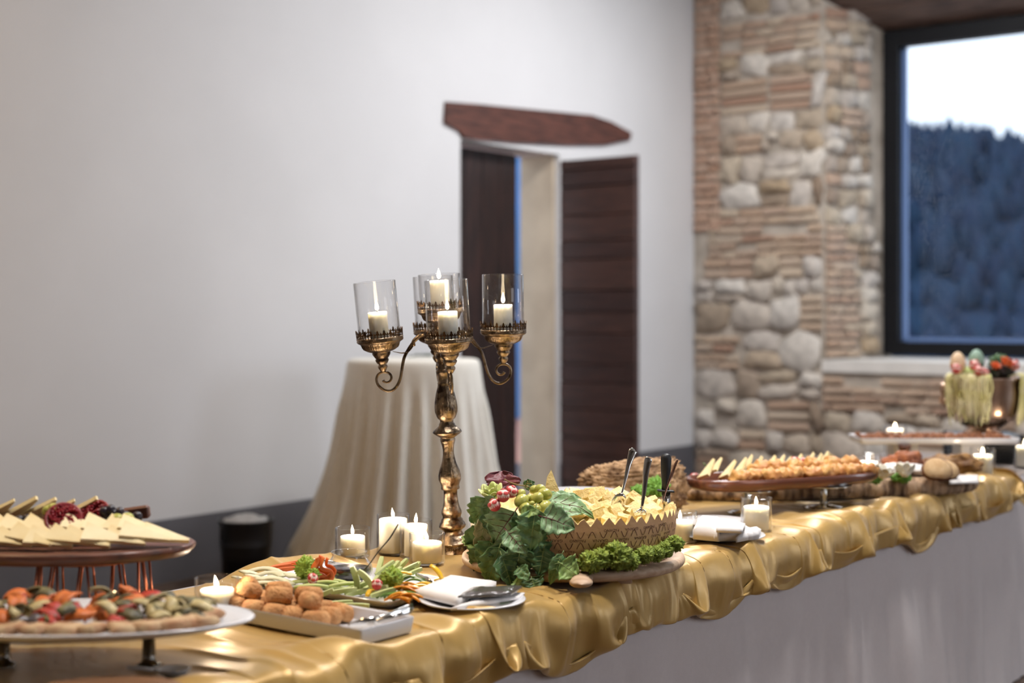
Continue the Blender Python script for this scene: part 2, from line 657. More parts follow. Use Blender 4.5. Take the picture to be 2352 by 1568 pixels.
def put_brick(face, u, v, wd, ht, pool):
    me = srng.choice(pool)
    o = bpy.data.objects.new('brick', me)
    COL.objects.link(o)
    o.parent = stone_wall
    o.location = face.at(u, v)
    o.scale = (0.055 + srng.uniform(-.012, .014), wd, ht)
    o.rotation_euler = (srng.uniform(-.03, .03), 0, face.rot)
    return o


def put_stone(face, u, v, wd, ht):
    me = stone_mesh(wd * 1.1, ht * 1.1, srng)
    me.materials.append(m_stone)
    o = bpy.data.objects.new('stone', me)
    COL.objects.link(o)
    o.parent = stone_wall
    o.location = face.at(u, v)
    o.rotation_euler = (srng.uniform(-.25, .25) if wd < ht * 1.8 else srng.uniform(-.06, .06), 0, face.rot)
    return o


def fill_brick(face, u0, u1, v0, v1, pool, bw=(0.12, 0.25), miss=0.05):
    v = v0
    while v < v1 - 0.03:
        h = srng.uniform(0.044, 0.058)
        u = u0 - srng.uniform(0, 0.08)
        while u < u1 - 0.04:
            wd = srng.uniform(*bw)
            a, b = max(u, u0), min(u + wd, u1)
            if b - a > 0.05 and srng.random() > miss:
                put_brick(face, (a + b) / 2, v + h / 2 + srng.uniform(-.004, .004), b - a - 0.012, h, pool)
            u += wd
        v += h + srng.uniform(0.010, 0.020)


def fill_stone(face, u0, u1, v0, v1, hr=(0.15, 0.29), mix=0.12):
    v = v0
    while v < v1 - 0.05:
        h = min(srng.uniform(*hr), v1 - v)
        if v1 - (v + h) < 0.07:
            h = v1 - v
        u = u0
        while u < u1 - 0.03:
            wd = srng.uniform(0.75, 1.75) * h
            if u1 - (u + wd) < 0.07:
                wd = u1 - u
            q = srng.random()
            if q > 0.955 and wd > .1:        # hole where a stone is missing, small stones beside it
                put_stone(face, u + wd * .25, v + h * .3, wd * .45, h * .55)
                put_stone(face, u + wd * .75, v + h * .75, wd * .42, h * .42)
                u += wd
                continue
            if q < mix and wd > 0.12:
                kk = max(1, int(h / 0.062))
                for i in range(kk):
                    put_brick(face, u + wd / 2, v + h * (i + .5) / kk, wd * .92, h / kk * .8, BRM)
            elif q < mix + 0.3 and h > 0.17:
                f = srng.uniform(.38, .62)
                put_stone(face, u + wd / 2, v + h * f / 2, wd * .97, h * f * .95)
                put_stone(face, u + wd / 2 + srng.uniform(-.02, .02), v + h * (1 + f) / 2, wd * .93, h * (1 - f) * .95)
            else:
                put_stone(face, u + wd / 2, v + h / 2 + srng.uniform(-.015, .015), wd * .99, h * .98)
            u += wd
        v += h


def wv(py, px=1750):
    t = (px - 1176) / FPX
    d = SX / (CA + t * SA)
    return CAMZ - (py - HOR) * d / FPX


def wu(px):
    t = (px - 1176) / FPX
    d = SX / (CA + t * SA)
    return WY - d * (SA - t * CA)


uq = wu(1655)
ue = WY - OY0
fill_brick(main_face, 0.01, uq, wv(525), 3.95, QBM, bw=(0.13, 0.24), miss=0.0)
fill_stone(main_face, uq, ue, wv(35), 3.95, mix=0.1)
fill_brick(main_face, uq + .02, ue - 0.02, wv(125), wv(35), BRM)
fill_stone(main_face, uq, ue, wv(478), wv(125))
fill_brick(main_face, 0.14, ue, wv(590), wv(478), BRM)
fill_stone(main_face, 0.10, ue, wv(640), wv(590), hr=(.12, .2), mix=0.35)
fill_stone(main_face, 0.02, 0.7, wv(760), wv(640), mix=0.1)
fill_stone(main_face, 0.7, ue, wv(760), wv(640), mix=0.4)
fill_brick(main_face, 0.02, 0.42, wv(850), wv(760), BRM)
fill_stone(main_face, 0.44, ue, wv(850), wv(760), mix=0.3)
fill_stone(main_face, 0.02, ue, 0.05, wv(850), mix=0.12)
fill_stone(main_face, ue, ue + 2.5, 0.2, wv(950, 2100), mix=0.2)
fill_brick(main_face, ue, ue + 2.5, wv(950, 2100), SILZ - 0.10, BRM, miss=0.15)
RL = rev.length - 0.04
fill_stone(rev_face, 0.02, RL * .8, wv(560), 3.72, hr=(0.1, 0.16), mix=0.2)
fill_brick(rev_face, 0.02, RL * .62, SILZ + 0.02, wv(560), BRM)
fill_stone(rev_face, RL * .64, RL * .95, SILZ + 0.03, wv(560), hr=(0.1, 0.15), mix=0.2)

# sill, lintel
m_sill = mat('pale_stone_sill', srgb(236, 230, 222), 0.7, var=0.12, scale=4, bump=0.2)
sl = MB()
sl.add([(SX - 0.03, OY0, SILZ - .09), (SX - 0.03, OY1, SILZ - .09), (FX + .1, FY1, SILZ - .09), (FX + .1, FY0, SILZ - .09),
        (SX - 0.03, OY0, SILZ), (SX - 0.03, OY1, SILZ), (FX + .1, FY1, SILZ + .01), (FX + .1, FY0, SILZ + .01)],
       [(3, 2, 1, 0), (4, 5, 6, 7), (0, 1, 5, 4), (1, 2, 6, 5), (2, 3, 7, 6), (3, 0, 4, 7)])
struct(sl.build('trim_2', m_sill, smooth=False))
m_oldwood = mat('weathered_dark_beam', srgb(118, 92, 78), 0.85, col2=srgb(72, 54, 46), scale=4, stretch=(8, 1.0, 8), bump=0.6, bscale=10)
for i, (xa, xb) in enumerate(((SX - 0.02, SX + 0.24), (SX + 0.25, SX + 0.47), (SX + 0.48, FX + 0.12))):
    za = TOPF + (TOPB - TOPF) * (xa - SX) / (FX - SX) - 0.01 * (i == 1)
    zb = TOPF + (TOPB - TOPF) * (xb - SX) / (FX - SX) - 0.012 * (i == 1)
    lb = MB()
    ya, yb_ = OY0 + .12, OY1 - .12
    lb.add([(xa, ya, za), (xb, ya, zb), (xb, yb_, zb), (xa, yb_, za), (xa, ya, za + .28), (xb, ya, zb + .28), (xb, yb_, zb + .28), (xa, yb_, za + .28)],
           [(0, 1, 2, 3), (7, 6, 5, 4), (0, 4, 5, 1), (1, 5, 6, 2), (2, 6, 7, 3), (3, 7, 4, 0)])
    struct(lb.build('trim_%d' % (3 + i), m_oldwood, smooth=False))

# window
win = thing('window_1', 'large black framed window looking onto a wooded hill', None, (FX, 0, 0))
win['kind'] = 'structure'
m_frame = mat('black_window_frame', srgb(15, 16, 20), 0.55, var=0.1, scale=10, spec=0.25)
m_fin = mat('daylit_frame_bead', srgb(112, 140, 190), 0.35)  # daylight falling on the bead is put into its pale blue
f = MB()
fw = 0.125
f.box((0.03, FY0 - fw / 2, (FZ0 + FZ1) / 2), (0.1, fw, FZ1 - FZ0))
f.box((0.03, FY1 + fw / 2, (FZ0 + FZ1) / 2), (0.1, fw, FZ1 - FZ0))
f.box((0.03, (FY0 + FY1) / 2, FZ0 + 0.05), (0.1, FY0 - FY1 - 2 * fw, 0.1))
f.box((0.03, (FY0 + FY1) / 2, FZ1 - fw / 2), (0.1, FY0 - FY1 - 2 * fw, fw))
f.build('window_frame', m_frame, win, smooth=False)
f = MB()
bd = 0.035
f.box((0.075, FY0 - fw - bd / 2, (FZ0 + FZ1) / 2), (0.03, bd, FZ1 - FZ0 - .22))
f.box((0.075, FY1 + fw + bd / 2, (FZ0 + FZ1) / 2), (0.03, bd, FZ1 - FZ0 - .22))
f.box((0.075, (FY0 + FY1) / 2, FZ0 + 0.1 + bd / 2), (0.03, FY0 - FY1 - 2 * fw - 2 * bd, bd))
f.build('glazing_bead', m_fin, win, smooth=False)
m_pane = glass_mat('window_glass', (0.96, 0.98, 1.0), 0.0, 0.7)
MB().box((0.085, (FY0 + FY1) / 2, (FZ0 + FZ1) / 2), (0.008, FY0 - FY1 - 2 * fw, FZ1 - FZ0 - .2)).build('glass_pane', m_pane, win, smooth=False)

# wooded hill beyond the window
m_hill = mat('haze_tinted_hill', srgb(50, 64, 86), 1.0, col2=srgb(44, 64, 84), scale=0.05, spec=0.0)  # bluish dusk haze mixed into the hill's own colour


def hill_h(x, y):
    pc = (0.6115 * x - 0.7912 * y) / max(1, 0.7912 * x + 0.6115 * y)     # tangent of the bearing from the room
    px = 1176 + pc * FPX
    ridge_py = 352 + (px - 2080) * 0.19 if px > 1900 else 318
    ridge_py = min(ridge_py, 470)
    d = math.hypot(x, y)
    D = 170.0
    top = CAMZ + (HOR - ridge_py - 18) * D / FPX
    t = (d - 30) / (D - 30)
    return -6 + (top + 6) * smoothstep(0, 1, t) + 0.8 * noise.noise(Vector((x * .05, y * .05, 0)))


hv = MB()
ND, NA = 30, 70


def hp(i, j):
    d = 30 + (190 - 30) * j / (ND - 1)
    a = R(-8) + R(56) * i / (NA - 1)
    x, y = d * math.cos(a), d * math.sin(a)
    return (x, y, hill_h(x, y))


hv.grid(hp, NA, ND)
hill = struct(hv.build('ground_hill', m_hill))
tag(hill, 'dark wooded hill beyond the window', None)
m_tree = mat('haze_tinted_conifers', srgb(48, 60, 82), 1.0, col2=srgb(48, 66, 86), scale=0.4, spec=0.0)  # trees tinted with the same haze blue as the hill
fo = MB()
trng = random.Random(4)
for i in range(1500):
    d = 45 + 128 * math.sqrt(trng.random())
    a = R(6) + R(26) * trng.random()
    x, y = d * math.cos(a), d * math.sin(a)
    zz = hill_h(x, y)
    hgt = trng.uniform(1.6, 3.6) * (0.6 + d / 260)
    rr = hgt * trng.uniform(.22, .36)
    nn = 6
    vs = []
    for (r_, h_) in ((rr * .7, 0), (rr, hgt * .25), (rr * .5, hgt * .7)):
        for q in range(nn):
            an = 2 * PI * q / nn + trng.random() * .4
            vs.append((x + r_ * math.cos(an), y + r_ * math.sin(an), zz + h_))
    vs.append((x, y, zz + hgt))
    fs = []
    for k in range(2):
        for q in range(nn):
            fs.append((k * nn + q, k * nn + (q + 1) % nn, (k + 1) * nn + (q + 1) % nn, (k + 1) * nn + q))
    fs += [(2 * nn + q, 2 * nn + (q + 1) % nn, 3 * nn) for q in range(nn)]
    fo.add(vs, fs)
forest = fo.build('forest', m_tree, smooth=True)
tag(forest, 'dark haze-tinted woodland covering the hill beyond the window', 'forest', kind='stuff')

# =================================================================== TABLE, CLOTHS
TZ = 0.76
TX0, TX1, TY0, TY1 = 0.55, 6.2, 1.80, 2.56
m_tablewood = mat('plain_table_wood', srgb(150, 120, 90), 0.6, var=0.2)
tb = thing('buffet_table', 'long buffet table hidden under white cloth and gold runner', 'table', (3.4, 2.18, 0))
MB().box((0, 0, 0.735), (5.6, 0.72, 0.03)).build('tabletop', m_tablewood, tb, smooth=False)
for ax in (-2.6, 0, 2.6):
    for ay in (-.3, .3):
        MB().box((ax, ay, 0.36), (0.05, 0.05, 0.72)).build('leg', m_tablewood, tb, smooth=False)

# white cloth: top and a full skirt with soft pleats
m_white = mat('white_cotton_cloth', srgb(214, 206, 206), 0.85, var=0.03, scale=60, sheen=0.1, bump=0.08, bscale=400)
wc = MB()
per = []
cr = 0.05
xs0, xs1, ys0, ys1 = TX0 - .008, TX1 + .008, TY0 - .008, TY1 + .008


def seg(a, b, n):
    return [(a[0] + (b[0] - a[0]) * i / n, a[1] + (b[1] - a[1]) * i / n) for i in range(n)]


per += [(p, (0, -1)) for p in seg((xs0 + cr, ys0), (xs1 - cr, ys0), 420)]
for i in range(10):
    a = -PI / 2 + PI / 2 * i / 10
    per.append(((xs1 - cr + cr * math.cos(a), ys0 + cr + cr * math.sin(a)), (math.cos(a), math.sin(a))))
per += [(p, (1, 0)) for p in seg((xs1, ys0 + cr), (xs1, ys1 - cr), 50)]
for i in range(10):
    a = PI / 2 * i / 10
    per.append(((xs1 - cr + cr * math.cos(a), ys1 - cr + cr * math.sin(a)), (math.cos(a), math.sin(a))))
per += [(p, (0, 1)) for p in seg((xs1 - cr, ys1), (xs0 + cr, ys1), 120)]
per += [((xs0, ys1 - cr), (-1, 0)), ((xs0, ys0 + cr), (-1, 0))]
NP = len(per)
zs = [TZ - 0.001, TZ - 0.007, TZ - 0.03] + [TZ - 0.03 - (TZ - 0.035) * (i + 1) / 14 for i in range(14)]


def skirt(i, j):
    (x, y), (nx, ny) = per[i]
    z = zs[j]
    hang = (TZ - z) / TZ
    s = i * 0.0133
    f = 0.026 * max(0, noise.noise(Vector((s * 5.5 + 0.4 * hang * math.sin(s * 3), 0.7 * hang, 3)))) + 0.013 * noise.noise(Vector((s * 13, hang, 9))) * hang
    f += 0.016 * math.exp(-((s - 5.56) / 0.06) ** 2) + 0.055 * hang * math.exp(-((s - 5.7) / 0.16) ** 2)
    crease = 0.005 * math.exp(-((z - 0.33 - 0.01 * math.sin(s * 2)) / 0.007) ** 2)
    for sc in (1.9, 2.72, 3.35, 3.83, 4.4, 5.1):
        crease += 0.005 * math.exp(-((s - sc) / 0.006) ** 2) * (hang > .02)
    off = -0.010 if j == 0 else (-0.003 if j == 1 else 0.0)
    o = off + 0.06 * hang * hang * 0.4 + f * smoothstep(0.02, .6, hang) * 1.6 + crease
    return (x + nx * o, y + ny * o, z)


wc.grid(skirt, NP, len(zs), closeu=True)
wc.f.append(tuple(range(NP)))
cloth = wc.build('tablecloth', m_white, fix=False)
tag(cloth, 'white floor-length tablecloth over the long buffet table', 'tablecloth')


# gold satin runner: draped by a small position based cloth solver
def drape_runner(fp):
    NX, NY = 380, 66
    x0, x1 = 0.72, 5.42
    dx = (x1 - x0) / (NX - 1)
    yb = 2.55
    hang = 0.165
    Lc = (yb - TY0) + hang
    dy = Lc / (NY - 1)
    g = np.random.default_rng(11)
    X = np.linspace(x0, x1, NX)[:, None].repeat(NY, 1)
    C = (np.arange(NY) * dy)[None, :].repeat(NX, 0)
    top = yb - TY0
    P = np.zeros((NX, NY, 3), np.float32)
    P[..., 0] = X
    P[..., 1] = yb - np.minimum(C, top) - np.clip(C - top, 0, None) * 0.30
    P[..., 2] = TZ + 0.006 - np.clip(C - top, 0, None) * 0.8
    # seed folds
    ph = np.cumsum(g.uniform(0.5, 1.5, NX)) * dx * 2 * np.pi / 0.42
    ph2 = np.cumsum(g.uniform(0.4, 1.6, NX)) * dx * 2 * np.pi / 0.21
    w = np.clip((C - top * 0.45) / (top * 0.5), 0.35, 1)
    amp = (np.sin(ph[:, None] + 5 * C) * 0.030 + np.sin(ph2[:, None] - 9 * C) * 0.012) * w
    fr = np.clip((C - top) / 0.05, 0, 1)
    P[..., 2] += np.abs(amp) * (1 - fr) + 0.004
    P[..., 1] -= (amp + 0.03) * fr
    # wavy back edge
    P[..., 1] += (0.018 * np.sin(X * 7.3) + 0.012 * np.sin(X * 17 + 1)) * np.clip(1 - C / 0.3, 0, 1)
    k = 1.05 + 0.30 * np.clip((C - top * 0.55) / (top * 0.5), 0, 1)
    RX = dx * 0.5 * (k[1:] + k[:-1])
    RY = np.full((NX, NY - 1), dy)
    inv = np.ones((NX, NY))
    inv[0, :] = inv[-1, :] = 0
    # hem is tacked up to the skirt at uneven intervals, the cloth puffs out between the tacks
    hem_x, x = [], x0 + 0.1
    while x < x1:
        hem_x.append(x)
        x += g.uniform(0.2, 0.46)
    for hx in hem_x:
        i = int(round((hx - x0) / dx))
        zt = TZ - g.uniform(0.035, 0.060)
        for ii in range(max(0, i - 6), min(NX, i + 7)):
            P[ii, -1] = (x0 + i * dx + (ii - i) * dx * 0.32, TY0 - 0.024 - 0.006 * ((ii - i) % 2), zt)
            inv[ii, -1] = 0
    # the cloth lies bunched up along the front edge: bumps it rests on and puffs it hangs over
    bumps, x = [], x0
    while x < x1:
        bumps.append((x, TY0 + g.uniform(0.0, 0.07), g.uniform(0.035, 0.075), g.uniform(0.05, 0.11), g.uniform(0.012, 0.034), g.uniform(-.8, .8)))
        x += g.uniform(0.10, 0.19)
    for _ in range(26):
        bumps.append((g.uniform(x0, x1), g.uniform(TY0 + .1, yb - .05), g.uniform(0.02, 0.05), g.uniform(0.06, 0.16), g.uniform(0.006, 0.018), g.uniform(-1.5, 1.5)))
    puffs, x = [], x0
    while x < x1:
        puffs.append((x, g.uniform(0.05, 0.11), g.uniform(0.010, 0.042)))
        x += g.uniform(0.12, 0.24)

    def hfield(px, py):
        h = np.zeros_like(px)
        for (bx, by, wx, wy, hh, sk) in bumps:
            m = np.abs(px - bx) < 0.35
            q = ((px[m] - bx - sk * (py[m] - by)) / wx) ** 2 + ((py[m] - by) / wy) ** 2
            h[m] = np.maximum(h[m], hh * np.exp(-q))
        return h

    def ffield(px, pz):
        h = np.zeros_like(px)
        for (bx, wx, hh) in puffs:
            m = np.abs(px - bx) < 0.3
            h[m] = np.maximum(h[m], hh * np.exp(-((px[m] - bx) / wx) ** 2 - ((pz[m] - TZ + .045) / .045) ** 2))
        return h
    V = np.zeros_like(P)
    RX, RY, inv, k = RX.astype(np.float32), RY.astype(np.float32), inv.astype(np.float32), k.astype(np.float32)

    def solve(a, b, rest, wa, wb, st):
        d = b - a
        l = np.sqrt((d * d).sum(-1)) + 1e-9
        c = (l - rest) / l / (wa + wb + 1e-9) * st
        c = c[..., None] * d
        return c * wa[..., None], c * wb[..., None]

    def batch(sa, sb, rest, st=1.0):
        A, B = P[sa], P[sb]
        ca, cb = solve(A, B, rest, inv[sa], inv[sb], st)
        P[sa] += ca
        P[sb] -= cb
    S = slice
    dt = 1 / 60
    steps = 90
    for it in range(steps):
        V[..., 2] -= 9.8 * dt * 0.5
        V *= 0.96
        if it < 70:
            V[..., 1] -= 5.0 * dt * (C > top - 0.02)
        old = P.copy()
        P += V * dt * (inv[..., None] > 0)
        for q in range(8):
            for o in (0, 1):
                n = (NX - 1 - o + 1) // 2
                batch((S(o, o + 2 * n - 1, 2), S(None)), (S(o + 1, o + 2 * n, 2), S(None)), RX[o::2][:n])
                n = (NY - 1 - o + 1) // 2
                batch((S(None), S(o, o + 2 * n - 1, 2)), (S(None), S(o + 1, o + 2 * n, 2)), RY[:, o::2][:, :n])
            for o in (0, 1):
                n = (NX - 1 - o + 1) // 2
                rs = np.sqrt(RX[o::2][:n][:, :-1] ** 2 + dy * dy)
                batch((S(o, o + 2 * n - 1, 2), S(0, -1)), (S(o + 1, o + 2 * n, 2), S(1, None)), rs, 0.35)
                batch((S(o, o + 2 * n - 1, 2), S(1, None)), (S(o + 1, o + 2 * n, 2), S(0, -1)), rs, 0.35)
            if q % 3 == 2:       # bending
                for o in range(4):
                    n = (NX - 4 - o + 3) // 4
                    if n > 0:
                        a = S(o, o + 4 * (n - 1) + 1, 4)
                        b = S(o + 4, o + 4 + 4 * (n - 1) + 1, 4)
                        ra = 4 * dx * k[o:o + 4 * (n - 1) + 1:4]
                        batch((a, S(None)), (b, S(None)), ra, 0.05)
            # collisions with the table
            z, y = P[..., 2], P[..., 1]
            if q % 4 == 0:
                HF = hfield(P[..., 0], y) + (TZ + 0.006)
                FF = (TY0 - 0.020) - ffield(P[..., 0], z)
            pen_t = HF - z
            pen_f = y - FF
            ins = (pen_t > 0) & (pen_f > 0) & (y < TY1 + .02)
            up = ins & (pen_t <= pen_f)
            fo = ins & ~up
            z[up] = HF[up]
            y[fo] = FF[fo]
        for (cx, cy, r, mx) in fp:
            i0, i1 = max(0, int((cx - r - .3 - x0) / dx)), min(NX, int((cx + r + .3 - x0) / dx))
            Q = P[i0:i1]
            m = ((Q[..., 0] - cx) ** 2 + (Q[..., 1] - cy) ** 2 < r * r) & (Q[..., 2] > mx) & (Q[..., 1] > TY0 - .01)
            Q[..., 2][m] = mx
        V = (P - old) / dt
        con = (P[..., 2] < HF + 0.003) & (P[..., 1] > TY0 - .01)
        V[con] *= 0.35
    # loose ridges along the back edge
    bw = np.clip(1 - C / 0.12, 0, 1) ** 1.5
    hump = np.clip(np.sin(X * 6.1 + 0.6 * np.sin(X * 2.3)), 0, 1) * 0.03 + np.clip(np.sin(X * 13.7 + 2), 0, 1) * 0.012
    P[..., 2] += (hump * bw).astype(np.float32)
    return P


FOOT = []
def foot(p, r, mx=TZ + 0.008):
    FOOT.append((p[0], p[1], r, mx))

# where the things stand on the runner
P_CAND = T(1042, 1272, TZ)
P_WHEEL = W(1316, 1160, 3.42)
foot(P_CAND, 0.075)
foot(P_WHEEL, 0.28)
foot(W(1340, 1300, 3.1), 0.08)
VOTIVES = [  # px, py of the base centre, glass radius, glass height, candle radius, candle height
    (810, 1286, 0.0440, 0.073, 0.031, 0.047), (903, 1279, 0.0415, 0.100, 0.036, 0.084), (955, 1288, 0.0410, 0.094, 0.029, 0.078),
    (981, 1302, 0.0440, 0.075, 0.036, 0.048), (1562, 1252, 0.0460, 0.083, 0.034, 0.052), (1737, 1226, 0.0440, 0.094, 0.0355, 0.064),
    (498, 1425, 0.0440, 0.078, 0.034, 0.050)]
for v in VOTIVES:
    foot(T(v[0], v[1], TZ), v[2] + 0.012)
foot((2.28, 2.19), 0.20)
for q in (1.86, 1.99, 2.12, 2.24):
    foot((1.965, q), 0.10)
foot(T(1085, 1392, TZ), 0.12)
foot(T(1665, 1240, TZ), 0.12)
foot((1.49, 2.11), 0.2)
foot((1.70, 2.30), 0.16)
foot((4.145, 1.962), 0.07)
foot((3.85, 2.15), 0.07)
foot((4.5, 2.15), 0.25)

m_gold = mat('gold_satin', srgb(190, 153, 84), 0.37, metal=0.22, var=0.05, scale=5, stretch=(9, 1.6, 2.5), bump=0.2, bscale=2.4, sheen=0.15)
PR = drape_runner(FOOT)
rb = MB()
NXr, NYr = PR.shape[0], PR.shape[1]
rb.v = [Vector(p) for p in PR.transpose(1, 0, 2).reshape(-1, 3)]
rb.f = [(j * NXr + i, j * NXr + i + 1, (j + 1) * NXr + i + 1, (j + 1) * NXr + i) for j in range(NYr - 1) for i in range(NXr - 1)]
runner = rb.build('table_runner', m_gold)
md = runner.modifiers.new('smooth', 'SMOOTH')
md.factor, md.iterations = 0.5, 3
md = runner.modifiers.new('subsurf', 'SUBSURF')
md.levels = md.render_levels = 1
md = runner.modifiers.new('thickness', 'SOLIDIFY')
md.thickness, md.offset = 0.0016, 1.0
tag(runner, 'gold satin runner bunched along the front edge of the buffet', 'runner')

# cocktail table with a floor-length cream cloth
m_cream = mat('cream_cloth', srgb(238, 232, 220), 0.8, var=0.04, scale=30, sheen=0.2)
CT = W(950, 1308, 7.50)
CT.z = 0
ct = thing('cocktail_table', 'tall round table under the cream cloth by the doorway', 'table', CT)
MB().lathe([(0.02, 1.10), (0.33, 1.10), (0.335, 1.115), (0.33, 1.13)], 40).build('tabletop', m_tablewood, ct)
MB().lathe([(0.22, 0), (0.22, .02), (0.03, .04), (0.03, 1.10)], 20).build('pedestal', m_tablewood, ct)
cl = MB()
NC = 220
prof = [(0.0, 1.142), (0.2, 1.142), (0.325, 1.142), (0.341, 1.136), (0.349, 1.12)]
rows = 26
for i in range(1, rows + 1):
    t = i / rows
    prof.append((0.35 + 0.13 * t + 0.07 * t ** 4, 1.12 * (1 - t) + 0.008))


def cocl(i, j):
    a = 2 * PI * i / NC
    r, z = prof[j]
    h = max(0, (1.12 - z) / 1.12)
    w_ = math.sin(14 * a + 1.2 * math.sin(2 * a + 1) + 0.8 * h)
    w_ = (1 - abs(w_)) * 1.5 - .6 + 0.35 * math.sin(23 * a + 2 * math.sin(3 * a))
    rr = r + (0.008 + 0.065 * h) * w_ * smoothstep(0, .25, h)
    # pulled out to the camera's left at the floor
    lean = 0.16 * h ** 2.6 * max(0, math.cos(a - (YAWCAM + PI - 0.3))) ** 4
    return ((rr + lean) * math.cos(a), (rr + lean) * math.sin(a), z)


cl.grid(cocl, NC, len(prof), closeu=True)
cc = cl.build('cocktail_tablecloth', m_cream)
cc.location = CT
tag(cc, 'cream cloth falling in folds to the floor on the tall round table', 'tablecloth')
# small greenery on the tall table (only a strip of it shows beside the candelabra)
m_leafdk = mat('dark_green_leaf', srgb(74, 92, 66), 0.6, var=0.4, scale=30)
gp = W(965, 800, 7.6)
gp.z = 1.145
gn = thing('greenery_sprig', 'small dark green sprig lying on the tall cream table', 'greenery', gp)
MB().tube([(-.09, 0, .006), (0, .01, .012), (.09, 0, .006)], 0.003, 6).build('stem', m_leafdk, gn)
for i in range(9):
    x = -.08 + .02 * i
    MB().add([(x, 0, .01), (x + .012, .02 * (-1) ** i, .022), (x + .035, .04 * (-1) ** i, .012), (x + .02, .012 * (-1) ** i, .012)], [(0, 1, 2, 3)]).build('leaf', m_leafdk, gn)

# black bucket by the wall
m_black = mat('black_metal_bucket', srgb(20, 20, 23), 0.4, var=0.2)
m_bag = mat('crumpled_white_liner', srgb(190, 188, 186), 0.6, var=0.2, scale=30)
bk = thing('waste_bucket', 'black bucket with a white liner on the floor by the wall', 'bucket', W(565, 1343, 7.24))
bk.location.z = 0
MB().lathe([(0.10, 0), (0.112, 0.02), (0.13, .20), (0.134, .205), (0.131, .215), (0.137, .32), (0.143, .325), (0.143, .335), (0.133, .335), (0.12, .05), (0.0, .05)], 32, cap1=False).build('body', m_black, bk)
for sgn in (-1, 1):
    MB().tube([(sgn * .138 * CA - 0 * SA, sgn * -.0, .30), (sgn * .165, 0, .31), (sgn * .165, 0, .25), (sgn * .138, 0, .24)], 0.006, 6).build('handle', m_black, bk)
bl = MB()
bl.lathe([(0.0, .352), (0.03, .356), (0.07, .345), (0.10, .335), (0.128, .30)], 28, cap0=False, cap1=False, rfun=lambda a, k: 1 + (0.12 * math.sin(5 * a + k) + .06 * math.sin(11 * a - 2 * k)) * (k in (1, 2, 3)))
for i, v in enumerate(bl.v):
    v.z += 0.02 * noise.noise(Vector((v.x * 25, v.y * 25, 0)))
bl.build('liner', m_bag, bk)

# =================================================================== CANDELABRA AND CANDLES
m_brass = mat('antique_gilt_metal', srgb(154, 134, 110), 0.28, metal=1.0, col2=srgb(62, 48, 40), scale=38, bump=0.25, bscale=120, ramp=(0.44, 0.66), detail=6)
m_brassd = mat('tarnished_gilt_crown', srgb(118, 88, 58), 0.35, metal=1.0, col2=srgb(48, 36, 30), scale=60, ramp=(0.4, 0.7))
m_glass = glass_mat('clear_glass', (1, 1, 1), 0.0, 1.35)
m_wax = mat('ivory_wax', srgb(250, 242, 230), 0.45, sss=1.0, ssr=(0.012, 0.012, 0.012))
m_wick = mat('burnt_wick', srgb(30, 24, 22), 0.9)
m_flame = emit_mat('candle_flame', (1.0, 0.78, 0.50), 22.0)

U = 0.228e-3        # one pixel of the enlarged photograph at the candelabra
PXM = 1.117e-3
candel = thing('candelabra', 'tall antique gold five-light candelabra standing behind the candles', 'candelabra', (P_CAND.x, P_CAND.y, TZ + 0.008))
tilt = Matrix.Rotation(YAWCAM, 4, 'Z') @ Matrix.Rotation(R(3.6), 4, 'X') @ Matrix.Rotation(R(-2.9), 4, 'Y')
candel.rotation_euler = tilt.to_euler()
prof = [(46, 1279), (46, 1277), (44, 1275), (43, 1259), (45, 1258), (44, 1255), (38, 1253), (36, 1248), (27, 1240)]
base = MB()
pp = [(r * PXM, (1279 - y) * PXM) for r, y in prof]
base.lathe(pp, 64, cap1=False)
cb = base.build('base', m_brass, candel)
# egg band around the foot
eg = MB()
for i in range(26):
    a = 2 * PI * i / 26
    Mx = Matrix.Rotation(a, 4, 'Z') @ TR((0.0485, 0, 0.0135))
    eg.tube([(0, -.0042, .006), (.001, -.0032, -.003), (.0012, 0, -.006), (.001, .0032, -.003), (0, .0042, .006)], 0.0012, 5, Mx)
    eg.ball((0, 0, 0.001), 0.0024, 6, 5, Mx, sx=.6, sz=1.8)
e_ = eg.build('egg_moulding', m_brass, cb)
e_['kind'] = 'stuff'
sh = [(27, 1241), (21, 1232), (22, 1229), (30, 1223), (31, 1219), (29, 1213), (25, 1208), (25, 1205), (21, 1200), (21, 1197), (23.5, 1191), (23, 1185), (19, 1174), (17, 1164), (15.6, 1148),
      (16, 1136), (21, 1134), (21.7, 1131), (20.6, 1127), (22, 1121), (25.4, 1112), (25.4, 1102), (23, 1090), (19, 1079), (16, 1070), (13, 1054), (12.5, 1044), (14, 1032), (17, 1022), (17.7, 1018),
      (16, 1016), (17, 1014), (23, 1010), (33, 1003), (33.5, 1001), (31, 997), (24, 991), (19, 987), (18.5, 983), (15.6, 979), (15.4, 974), (20, 970), (22, 966), (25.6, 955), (26, 945), (25, 932), (21, 912),
      (17, 897), (16, 891), (17, 889), (15.5, 886), (15, 868), (18.5, 865), (19, 861), (16, 857), (14.6, 853), (14, 835), (18, 830), (18, 824), (15, 818), (17, 812), (17, 806), (10, 802), (7, 797)]
sm = MB()
sm.lathe([(r * PXM, (1279 - y) * PXM) for r, y in sh], 64, cap0=False,
         rfun=lambda a, k: 1 + (0.022 * math.cos(18 * a) if (sh[k][1] in (955, 945, 932, 912, 1112, 1102, 1090)) else 0))
sm.build('shaft', m_brass, candel)

